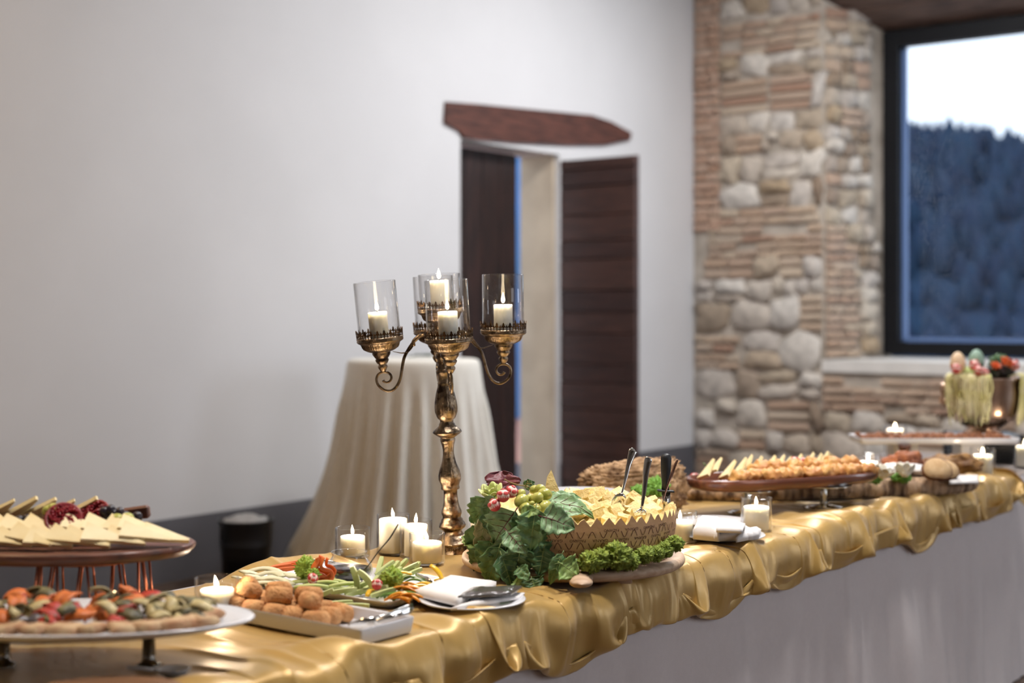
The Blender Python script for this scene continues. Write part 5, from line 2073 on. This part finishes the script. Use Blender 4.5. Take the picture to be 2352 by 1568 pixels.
for k, (px, py) in enumerate(((268, 1192), (292, 1190), (122, 1168), (112, 1172))):
    single('green_grape', 'green grape on the oval cheese board, ' + ('right of the dark grapes' if k < 2 else 'above the pomegranate'), 'grape', MB().ball((0, 0, 0), .0115, 14, 10, sz=1.2), m_grape, W(px, py, 2.78), (R(80), 0, .5), group='green grapes right of the dark ones' if k < 2 else 'green grapes above the pomegranate')
single('wooden_spreader', 'brown wooden spreader block at the back of the oval board', 'spreader', MB().box((0, 0, 0), (.055, .02, .026), bev=.004), m_darkbd, W(312, 1178, 2.86), (0, R(-8), YAWCAM), smooth=False)

# ---- white oval platter with grilled vegetables on chrome posts
OP = W(165, 1440, 2.47)
OPM = Matrix.Translation(OP) @ Matrix.Rotation(YAWCAM, 4, 'Z')
m_dchrome = mat('dark_chrome', srgb(120, 116, 110), 0.12, metal=1.0)
pst = thing('platter_stand', 'pair of dark chrome posts under the white oval platter', 'stand', (OP.x, OP.y, SZ), (0, 0, YAWCAM))
hz = OP.z - SZ - .006
for px in (342, 8):
    x = (px - 165) / FPX * 2.47
    MB().lathe([(.022, 0), (.023, .002), (.018, .005), (.0125, .008), (.0115, .02), (.0105, hz - .01), (.016, hz - .002), (.016, hz)], 28, M=Matrix.Translation((x, 0, 0))).build('post', m_dchrome, pst)
MB().box((0, 0, hz + .002), (.30, .02, .004)).build('crossbar', m_dchrome, pst)
ov = MB().lathe([(.22, -.001), (.25, .0), (.285, .006), (.312, .013), (.318, .017), (.314, .020), (.285, .012), (.25, .0065), (.01, .006)], 72, sy=.48)
single('oval_platter', 'white oval platter of grilled vegetables in the lower left corner', 'platter', ov, m_porc, OP, (0, 0, YAWCAM))
m_bread = mat('toasted_bread', srgb(204, 176, 138), 0.8, col2=srgb(168, 122, 88), scale=25, bump=.5, bscale=80)
m_gzuc = mat('grilled_aubergine', srgb(58, 54, 40), 0.5, col2=srgb(150, 140, 90), scale=16)
m_gred = mat('roast_red_pepper', srgb(188, 52, 36), 0.5, col2=srgb(150, 34, 30), scale=12)
m_gorg = mat('roast_orange_pepper', srgb(216, 120, 52), 0.5, col2=srgb(196, 92, 40), scale=12)
m_gbei = mat('grilled_courgette', srgb(206, 188, 136), 0.5, col2=srgb(128, 110, 64), scale=24)
tr_ = random.Random(8)
toast = []
for k in range(3):
    b = MB().box((0, 0, 0), (.055, .042, .016), bev=.006)
    for v in b.v:
        v += Vector((noise.noise(v * 60 + Vector((k, 0, 0))), noise.noise(v * 60 + Vector((0, k, 3))), .5 * noise.noise(v * 70))) * .004
    me = b.mesh('toast')
    me.materials.append(m_bread)
    toast.append(me)
for i in range(15):
    a = -2.75 + 2.55 * i / 14
    x, y = .255 * math.cos(a), .255 * math.sin(a) * .46
    if i == 14:
        x, y = .235, .0
    o = bpy.data.objects.new('toast', toast[i % 3])
    COL.objects.link(o)
    o.matrix_world = OPM @ TR((x, y + .004, .0215), (tr_.uniform(-.12, .12), tr_.uniform(-.1, .1), tr_.uniform(0, 3)))
    tag(o, 'toasted bread piece, ' + ORD[14 - i] + ' from the right along the rim of the white oval platter', 'toast', 'toasts on the oval platter')
kinds = [('roast_red_pepper', 'roast red pepper strip heaped on the white oval platter', 'pepper', m_gred, 'red pepper strips on the oval platter'), ('roast_orange_pepper', 'roast orange pepper strip heaped on the white oval platter', 'pepper', m_gorg, 'orange pepper strips on the oval platter'),
         ('grilled_aubergine', 'dark grilled aubergine slice heaped on the white oval platter', 'aubergine', m_gzuc, 'aubergine slices on the oval platter'), ('grilled_courgette', 'pale grilled courgette slice heaped on the white oval platter', 'courgette', m_gbei, 'courgette slices on the oval platter')]
gm = {}
for k, (nm, lab, ct_, m_, gr_) in enumerate(kinds):
    gm[k] = []
    for q in range(2):
        me = strip_mesh(nm, .05 + .012 * q, .011, 1.3 + .7 * q)
        me.materials.append(m_)
        gm[k].append(me)
for i in range(96):
    x = tr_.uniform(-.245, .225)
    y = tr_.uniform(-.085, .085) * math.sqrt(max(.1, 1 - (x / .26) ** 2))
    k = tr_.choice((0, 1, 2, 1, 0, 2, 3)) if x < .12 else tr_.choice((3, 3, 2, 3))
    if x < -.02:
        k = tr_.choice((0, 1, 1, 2, 3, 2))
    nm, lab, ct_, m_, gr_ = kinds[k]
    o = bpy.data.objects.new(nm, gm[k][i % 2])
    COL.objects.link(o)
    zt = .020 + .022 * (1 - (x / .27) ** 2) * tr_.random() + .006 * (y > 0)
    o.matrix_world = OPM @ TR((x, y, zt), (tr_.uniform(-.8, .8), tr_.uniform(-.5, .5), tr_.uniform(0, 6.28)))
    tag(o, lab, ct_, gr_)
utensil('serving_spoon', 'steel serving spoon lying across the back of the white oval platter', [W(215, 1382, 2.58), W(262, 1374, 2.57), W(285, 1378, 2.56)], [.006, .016, .008], .5, m_steel)
# bottom edge of the picture
single('small_board', 'brown wooden board just below the white oval platter', 'board', MB().lathe([(.10, 0), (.115, .004), (.118, .012), (.112, .018), (.01, .018)], 40, sy=.6), m_boardw if False else mat('brown_board', srgb(140, 98, 60), 0.6, col2=srgb(110, 74, 46), scale=5, stretch=(1, 10, 10)), T(255, 1602, SZ), (0, 0, YAWCAM))
cs_ = thing('porcelain_spoon', 'small white porcelain spoon by the front edge, lower left', 'spoon', T(398, 1552, SZ), (0, 0, YAWCAM))
MB().lathe([(.012, 0), (.022, .004), (.029, .012), (.030, .014), (.027, .013), (.015, .006), (.001, .005)], 24, sy=.75).build('bowl', m_porc, cs_)
MB().tube([(-.02, 0, .008), (-.045, -.006, .014), (-.075, -.012, .018)], [.007, .005, .006], 8, flat=.5).build('handle', m_porc, cs_)

# =================================================================== RIGHT PART OF THE BUFFET
# stack of plates behind the cheese wheel
pm = plate_mesh(.14).mesh('dinner_plate')
pm.materials.append(m_porc)
for k in range(11):
    o = bpy.data.objects.new('dinner_plate', pm)
    COL.objects.link(o)
    o.location = (3.25 + .002 * math.sin(k * 3), 2.27 + .002 * math.cos(k * 5), SZ + .0095 * k)
    tag(o, 'white dinner plate, ' + ORD[10 - k] + ' from the top of the stack behind the cheese wheel', 'plate', 'dinner plates in the stack')

m_cork = mat('rough_cork_bark', srgb(200, 166, 128), 0.95, col2=srgb(104, 76, 54), scale=30, bump=1.0, bscale=45, detail=8, ramp=(.35, .7))
m_bark = mat('dark_ridged_bark', srgb(190, 160, 130), 0.95, col2=srgb(90, 68, 54), scale=14, stretch=(3, 3, .6), bump=1.0, bscale=30, detail=8, ramp=(.4, .65))
cb = MB()
cb.ball((0, 0, .0), 1, 140, 90)
for v in cb.v:
    n0 = v.normalized()
    bx = Vector((math.copysign(abs(n0.x) ** .6, n0.x), math.copysign(abs(n0.y) ** .7, n0.y), math.copysign(abs(n0.z) ** .6, n0.z)))
    d = 1 + .10 * noise.noise(n0 * 3) + .16 * abs(noise.noise(n0 * 7)) - .16 * max(0, noise.noise(Vector((n0.x * 9, n0.y * 9, n0.z * 22)))) + .07 * noise.noise(Vector((n0.x * 24, n0.y * 24, n0.z * 44)))
    v.x, v.y, v.z = bx.x * .152 * d, bx.y * .07 * d, bx.z * .078 * d * (1 + .25 * bx.x * (bx.z > 0))
cpos = W(1452, 1128, 4.32)
single('cork_bark', 'large upright piece of brown cork bark behind the cheese wheel', 'bark', cb, m_cork, (cpos.x, cpos.y, SZ + .083), (0, 0, YAWCAM))
kale('bright green lettuce in front of the cork bark', W(1508, 1118, 4.16), .036, 71, None, mat('bright_lettuce', srgb(122, 170, 66), .6, col2=srgb(96, 146, 50), scale=40), 'lettuce', 'lettuce', .8)
kale('lower lettuce leaf tuft beside the cork bark', W(1470, 1128, 4.12), .026, 73, None, MATS['bright_lettuce'], 'lettuce', 'lettuce', .7)

# bark slab
SLC = Vector((4.47, 2.12, TZ + .012))
sa = math.atan2(-.65, .76)
sb = MB()
NA_ = 220
rings = [(.97, 0.0), (1.0, .010), (1.02, .024), (1.0, .040), (.965, .050), (.85, .052), (.4, .050), (.02, .050)]
for k, (s, z) in enumerate(rings):
    for i in range(NA_):
        a = 2 * PI * i / NA_
        c, q = math.cos(a), math.sin(a)
        rx = (abs(c) ** 3.2 + abs(q) ** 3.2) ** (-1 / 3.2)
        rg = 1 + .05 * noise.noise(Vector((c * 2.5, q * 2.5, 1))) + (.035 * noise.noise(Vector((c * 16, q * 9, .3 * k))) - .05 * max(0, noise.noise(Vector((c * 30, q * 18, 7)))) if k < 5 else 0)
        sb.v.append(Vector((c * rx * .53 * s * rg, q * rx * .16 * s * rg, z * (1 + .25 * noise.noise(Vector((c * 9, q * 9, 4)))) if k < 6 else z)))
for k in range(len(rings) - 1):
    for i in range(NA_):
        j = (i + 1) % NA_
        sb.f.append((k * NA_ + i, k * NA_ + j, (k + 1) * NA_ + j, (k + 1) * NA_ + i))
sb.f.append(tuple(range(NA_ - 1, -1, -1)))
single('bark_slab', 'long rough bark slab serving as a tray, right of the oval wooden tray', 'bark tray', sb, m_bark, SLC, (0, 0, sa))
SLZ = SLC.z + .051

# oval wooden tray on two pedestal stands
m_tray = mat('polished_red_brown_wood', srgb(122, 72, 50), 0.28, col2=srgb(84, 46, 34), scale=5, stretch=(1.2, 12, 12), coat=.4)
for k, (x, y, lab) in enumerate(((3.90, 2.10, 'left-hand chrome and glass pedestal under the oval wooden tray'), (4.145, 1.962, 'right-hand chrome and glass pedestal under the oval wooden tray'))):
    t = thing('pedestal_stand', lab, 'stand', (x, y, SZ), group='pedestals under the oval tray')
    hh = .842 - SZ
    MB().lathe([(.062, 0), (.064, .002), (.05, .006), (.014, .010), (.0135, .014)], 36).build('foot', m_steel, t)
    MB().lathe([(.0125, .012), (.0125, hh - .008), (.018, hh - .004)], 28).build('post', m_steel, t)
    MB().lathe([(.08, hh - .004), (.086, hh - .002), (.086, hh), (.01, hh)], 48).build('disc', m_steel, t)
TRC = Vector((4.05, 2.055, .8425))
tra = R(-26)
trm = MB().lathe([(.28, 0), (.325, .003), (.343, .012), (.347, .026), (.346, .034), (.341, .037), (.334, .034), (.318, .018), (.28, .010), (.01, .009)], 72, sy=.36,
                 rfun=lambda a, k: (abs(math.cos(a)) ** 2.8 + abs(math.sin(a)) ** 2.8) ** (-1 / 2.8))
single('oval_tray', 'long oval red-brown wooden tray of pastries and cheese on pedestals', 'tray', trm, m_tray, TRC, (0, 0, tra))
TM = Matrix.Translation(TRC + Vector((0, 0, .010))) @ Matrix.Rotation(tra, 4, 'Z')
m_pastry = mat('golden_puff_pastry', srgb(222, 172, 100), 0.5, col2=srgb(184, 118, 58), scale=22, bump=.4, bscale=60)
pas = []
for k in range(4):
    b = MB().ball((0, 0, 0), .033, 22, 14, sx=1.25, sy=.85, sz=.72, jit=.28, seed=k + 3)
    for v in b.v:
        v.z += .004 * math.sin(v.x * 260 + k)
    me = b.mesh('pastry')
    me.materials.append(m_pastry)
    pas.append(me)
for i in range(10):
    o = bpy.data.objects.new('puff_pastry', pas[i % 4])
    COL.objects.link(o)
    o.matrix_world = TM @ TR((-.20 + .053 * i, -.052 + .010 * math.sin(i * 2), .028), (rng.uniform(-.3, .3), rng.uniform(-.2, .2), rng.uniform(-.6, .6)))
    tag(o, 'golden puff pastry, ' + ORD[i] + ' from the left in the front row of the oval tray', 'pastry', 'front row of pastries')
for i in range(6):
    o = bpy.data.objects.new('puff_pastry', pas[(i + 1) % 4])
    COL.objects.link(o)
    o.matrix_world = TM @ TR((-.10 + .07 * i, -.008, .046), (rng.uniform(-.3, .3), rng.uniform(-.2, .2), rng.uniform(-.6, .6)))
    tag(o, 'golden puff pastry, ' + ORD[i] + ' from the left behind the front row of the oval tray', 'pastry', 'second row of pastries')
for i in range(13):
    o = bpy.data.objects.new('cheese_wedge', WM[i % 3])
    COL.objects.link(o)
    o.matrix_world = TM @ TR((-.25 + .038 * i, .04 + .012 * math.sin(i * 1.7), .048 + .008 * math.sin(i * 2.1)), (R(-25), R(-34 + 6 * math.sin(i)), R(30)))
    tag(o, 'pale cheese wedge, ' + ORD[i] + ' from the left at the back of the oval wooden tray', 'cheese wedge', 'wedges on the oval wooden tray')
m_straw = mat('red_strawberry', srgb(196, 44, 40), 0.35, col2=srgb(170, 26, 32), scale=60)
single('strawberry', 'red strawberry tip among the pastries on the oval tray', 'strawberry', MB().lathe([(.004, -.014), (.013, -.010), (.015, -.002), (.009, .010), (.002, .017)], 16), m_straw, TM @ Vector((-.07, .0, .052)))
radish('red carved radish among the wedges on the oval tray', TM @ Vector((.055, .015, .060)), .016, 6)
radish('second red radish beside it on the oval tray', TM @ Vector((.09, .02, .058)), .014, 7)
single('card_tag', 'tiny white card standing among the pastries', 'card', MB().box((0, 0, 0), (.018, .002, .026)), m_napkin, TM @ Vector((-.17, -.03, .036)), (0, .2, YAWCAM), smooth=False)
radish('carved radish flower at the left end of the bark slab', W(1596, 1100, 4.58), .020, 8)
m_onion = mat('white_onion_petal', srgb(240, 236, 222), 0.4)
veg_rose('small white onion flower beside the cork bark', W(1565, 1108, 4.55), .018, m_onion, (R(20), 0, 0))
utensil('glass_pick', 'thin green pick leaning behind the oval tray', [W(1642, 1096, 4.5), W(1615, 1062, 4.5)], [.0018, .0022], 1, mat('green_glass_pick', srgb(110, 130, 80), .2))

# food on the bark slab
veg_rose('white onion flower nearest the end of the oval tray', W(2028, 1086, 4.62), .036, m_onion, (R(25), 0, .5))
veg_rose('white onion flower in the middle of the bark slab', W(2078, 1082, 4.66), .036, m_onion, (R(20), R(10), 1.5))
kale('green leaves under the left white onion flower', W(2005, 1100, 4.66), .030, 81, None, MATS['bright_lettuce'], 'salad_leaves', 'lettuce', .45)
kale('green leaves under the right white onion flower', W(2070, 1096, 4.70), .036, 83, None, MATS['bright_lettuce'], 'salad_leaves', 'lettuce', .45)
m_crust = mat('brown_bread_crust', srgb(132, 84, 52), .7, col2=srgb(98, 58, 38), scale=14, bump=.3)
m_crumb = mat('bread_crumb', srgb(214, 184, 142), .8, col2=srgb(196, 160, 116), scale=40, bump=.3)


def bread_slice(label, loc, rot, r_=.055):
    t = thing('bread_slice', label, 'bread', loc, rot, 'bread slices on the bark slab')
    rf = lambda a, k: 1 + .10 * math.sin(a) - .32 * max(0, -math.sin(a)) ** 2 + .10 * abs(math.cos(a)) ** 3
    MB().lathe([(r_ * .97, -.009), (r_, -.007), (r_, .007), (r_ * .97, .009)], 32, rfun=rf).build('crust', m_crust, t)
    MB().lathe([(r_ * .93, -.0096), (r_ * .93, .0098), (.001, .0102)], 32, rfun=rf).build('crumb', m_crumb, t)


bread_slice('bread slice standing front-on at the right of the bark slab', W(2152, 1084, 4.72), (R(62), R(5), YAWCAM), .046)
bread_slice('bread slice leaning behind the front slice', W(2172, 1086, 4.78), (R(58), R(-6), YAWCAM + .2), .044)
lo = MB().ball((0, 0, 0), .062, 40, 26, sx=1.2, sy=.7, sz=.6, jit=.45, seed=9)
single('bread_loaf', 'orange brown crusty loaf on the bark slab behind the flowers', 'bread', lo, mat('orange_loaf_crust', srgb(170, 100, 56), .6, col2=srgb(110, 58, 32), scale=30, bump=.5), W(2078, 1066, 4.98), (0, 0, YAWCAM))
lo = MB().ball((0, 0, 0), .07, 40, 26, sx=1.4, sy=.7, sz=.55, jit=.4, seed=12)
single('bread_loaf', 'golden brown loaf to the right of the orange one', 'bread', lo, mat('golden_loaf_crust', srgb(168, 124, 66), .6, col2=srgb(112, 76, 42), scale=26, bump=.5), W(2185, 1066, 5.12), (0, 0, YAWCAM - .3))
for k, (px, py) in enumerate(((1925, 1066), (1948, 1062), (1915, 1070), (1940, 1070))):
    single('cured_meat_slice', 'reddish cured meat slice beyond the right end of the oval tray', 'meat', MB().lathe([(.001, .004), (.02, .007), (.034, .002), (.036, 0), (.001, 0)], 18, rfun=lambda a, q: 1 + .2 * math.sin(3 * a)), mat('cured_meat', srgb(150, 84, 54), .4, col2=srgb(112, 56, 38), scale=30), W(px, py, 4.75), (.4, .3 * k, k), group='cured meat slices')
q4 = [W(x, y, d) for x, y, d in ((2180, 1112, 4.72), (2248, 1110, 4.80), (2246, 1094, 4.92), (2186, 1096, 4.88))]
single('lace_napkin', 'white lace napkin at the right end of the bark slab', 'napkin', slab_fold([p - q4[0] for p in q4], .012, 30), m_napkin, q4[0])
q4 = [W(x, y, d) for x, y, d in ((2015, 1082, 4.80), (2120, 1086, 4.78), (2125, 1074, 4.92), (2035, 1070, 4.94))]
single('white_napkin', 'rolled white napkin behind the onion flowers', 'napkin', slab_fold([p - q4[0] for p in q4], .018, 33), m_napkin, q4[0])

# more candles to the right
for (px, d, bz, gr_, gh, cr_, chh, lab) in ((1994, 4.92, SLZ, .045, .070, .033, .040, 'on the bark slab beyond the oval tray'), (2257, 5.37, SZ, .046, .104, .035, .072, 'at the right end of the gold runner'),
                                            (2354, 5.70, TZ + .004, .046, .105, .034, .080, 'at the right edge of the picture'), (2056, 6.02, TZ + .004, .046, .142, .036, .122, 'behind the raised white tray')):
    p = W(px, 1100, d)
    Mw = Matrix.Translation((p.x, p.y, bz + .001))
    glass_cyl('candle_glass', 'clear candle glass ' + lab, 'candle glasses on the buffet', Mw, gr_, gh)
    candle('lit pillar candle ' + lab, Mw @ Matrix.Translation((0, 0, .0045)), cr_, chh, 'pillar candles on the buffet', fl=.024)

# raised white tray with caramelised nuts
tc = W(2142, 1010, 5.62)
TRZ = .873
rt_ = thing('raised_tray', 'long white tray on pedestals near the right edge', 'tray', (tc.x, tc.y, SZ), (0, 0, YAWCAM))
dm = dish_mesh(.62, .22, .024, flare=.004, rc=.008, rimw=.006)
for v in dm.v:
    v.z += TRZ - SZ
dm.build('dish', m_porc, rt_, auto=40)
for x in (-.12, .14):
    MB().box((x, 0, (TRZ - SZ) / 2 + .004), (.09, .12, TRZ - SZ - .010), bev=.004).build('pedestal', m_porc, rt_, smooth=False)
m_nut = mat('caramelised_nuts', srgb(168, 104, 58), .5, col2=srgb(122, 70, 38), scale=60)
nt_ = MB()
nr = random.Random(3)
for k in range(520):
    x, y = nr.uniform(-.28, .285), nr.uniform(-.09, .09)
    nt_.ball((x, y, .006 + nr.uniform(0, .016)), nr.uniform(.005, .009), 6, 5, sx=1.3)
nu = nt_.build('caramelised_nuts', m_nut)
nu.location = (tc.x, tc.y, TRZ + .006)
nu.rotation_euler = (0, 0, YAWCAM)
tag(nu, 'brown caramelised nuts filling the raised white tray', 'nuts', kind='stuff')
single('wooden_post', 'short dark wooden post under the raised white tray', 'post', MB().lathe([(.02, 0), (.02, .085), (.024, .09), (.024, TRZ - SZ - .001)], 16), m_darkbd, (W(2078, 1030, 5.50).x, W(2078, 1030, 5.50).y, SZ))

# champagne bowl on a black wire riser
bc = W(2258, 900, 5.92)
rs = thing('wire_riser', 'black slatted riser under the metal bowl', 'riser', (bc.x, bc.y, TZ + .004), (0, 0, YAWCAM))
RH = .885 - TZ - .004
for k in range(9):
    MB().box((0, 0, .006 + k * (RH - .012) / 8), (.27, .22, .006)).build('slat', m_black, rs, smooth=False)
for sx in (-1, 1):
    for sy in (-1, 1):
        MB().box((sx * .125, sy * .1, RH / 2), (.014, .014, RH)).build('post', m_black, rs, smooth=False)
m_bowl = mat('worn_silvered_metal', srgb(214, 188, 168), 0.28, metal=1.0, col2=srgb(176, 146, 126), scale=10)
bw = thing('champagne_bowl', 'large metal bowl with ornate handles filled with vegetables', 'bowl', (bc.x, bc.y, .8865), (0, 0, YAWCAM))
MB().lathe([(.075, 0), (.078, .004), (.07, .010), (.06, .016), (.075, .024), (.115, .050), (.138, .09), (.148, .15), (.150, .215), (.158, .226), (.156, .231), (.147, .224), (.144, .15), (.133, .09), (.11, .054), (.01, .03)], 56).build('body', m_bowl, bw)
for s_ in (-1, 1):
    hb = MB()
    hb.tube([(s_ * (.148 + .03 * math.sin(PI * q / 10) * (1 + .4 * math.sin(q))), 0, .205 - .010 * q) for q in range(11)], [.006 + .004 * abs(math.sin(q * 1.1)) for q in range(11)], 8)
    hb.ball((s_ * .165, 0, .19), .017, 10, 8)
    hb.ball((s_ * .16, 0, .13), .012, 10, 8)
    hb.build('handle', m_bowl, bw)
BM = Matrix.Translation((bc.x, bc.y, .8865)) @ Matrix.Rotation(YAWCAM, 4, 'Z')
m_strand = mat('courgette_strands', srgb(240, 232, 190), .5, col2=srgb(218, 212, 138), scale=20, rnd=None)
for (a0, a1, n_, lab) in ((R(192), R(262), 60, 'pale green courgette strands hanging over the left of the bowl'), (R(312), R(352), 36, 'pale green courgette strands hanging over the right of the bowl')):
    sb = MB()
    for k in range(n_):
        a = a0 + (a1 - a0) * (k + nr.random() * .6) / n_
        ln = nr.uniform(.12, .21)
        r0 = .158 + nr.uniform(0, .012)
        pts = [Vector(((r0 - .05) * math.cos(a), (r0 - .05) * math.sin(a), .235)), Vector(((r0 - .012) * math.cos(a), (r0 - .012) * math.sin(a), .247)), Vector(((r0 + .004) * math.cos(a), (r0 + .004) * math.sin(a), .232))]
        for q in range(1, 5):
            a2 = a + nr.uniform(-.05, .05)
            rr = (r0 + .004) - .02 * (q / 4) ** 2 * (ln / .2)
            pts.append(Vector((rr * math.cos(a2), rr * math.sin(a2), .232 - ln * q / 4)))
        sb.tube(spline(pts, 2), [.0042] * (len(pts) * 2 - 2) + [.001], 5, flat=.5)
    o = sb.build('courgette_strands', m_strand)
    o.matrix_world = BM
    tag(o, lab, 'courgette', kind='stuff')
m_egg = mat('beige_egg_shell', srgb(226, 196, 160), .5)
m_teal = mat('pale_teal_gourd', srgb(150, 180, 160), .5, var=.15)
eg_prof = [(.002, -.045), (.018, -.040), (.030, -.020), (.032, 0), (.027, .024), (.014, .042), (.002, .047)]
for (nm, px, py, d, m_, lab, ct_) in (('egg', 2200, 834, 5.84, m_egg, 'beige egg standing at the left of the bowl', 'egg'), ('pale_gourd', 2243, 828, 5.90, m_teal, 'pale teal egg-shaped gourd in the middle of the bowl', 'gourd')):
    single(nm, lab, ct_, MB().lathe(eg_prof, 24), m_, W(px, py, d))
for k, (px, py, d, r_) in enumerate(((2196, 846, 5.78, .021), (2238, 838, 5.80, .022), (2248, 850, 5.77, .020), (2262, 856, 5.78, .018), (2330, 838, 5.84, .022))):
    radish(('leftmost', 'upper middle', 'lower middle', 'smallest', 'rightmost')[k] + ' radish flower in the metal bowl', W(px, py, d), r_, k + 10)
m_dred = mat('dark_radicchio', srgb(58, 34, 40), .6, col2=srgb(40, 54, 34), scale=20)
kale('dark leafy mound in the metal bowl', W(2300, 852, 5.9), .055, 91, None, m_dred, 'leafy_mound', 'greens', .7)
kale('dark green leaves at the back of the bowl', W(2295, 832, 5.95), .045, 92, None, MATS['deep_green_leaf'], 'leafy_mound', 'greens', .7)
kale('low pale leaves filling the left of the bowl', W(2222, 858, 5.88), .05, 93, None, m_cuc, 'leafy_mound', 'greens', .5)
m_orfl = mat('orange_carrot_flower', srgb(226, 104, 50), .5)
for k, (px, py, r_) in enumerate(((2286, 842, .022), (2310, 832, .026), (2320, 838, .018))):
    veg_rose(('left', 'tallest', 'right')[k] + ' orange carrot flower in the metal bowl', W(px, py, 5.80), r_, m_orfl, (R(30), R(20 * (k - 1)), k), 'carrot_flower', 'carrot')
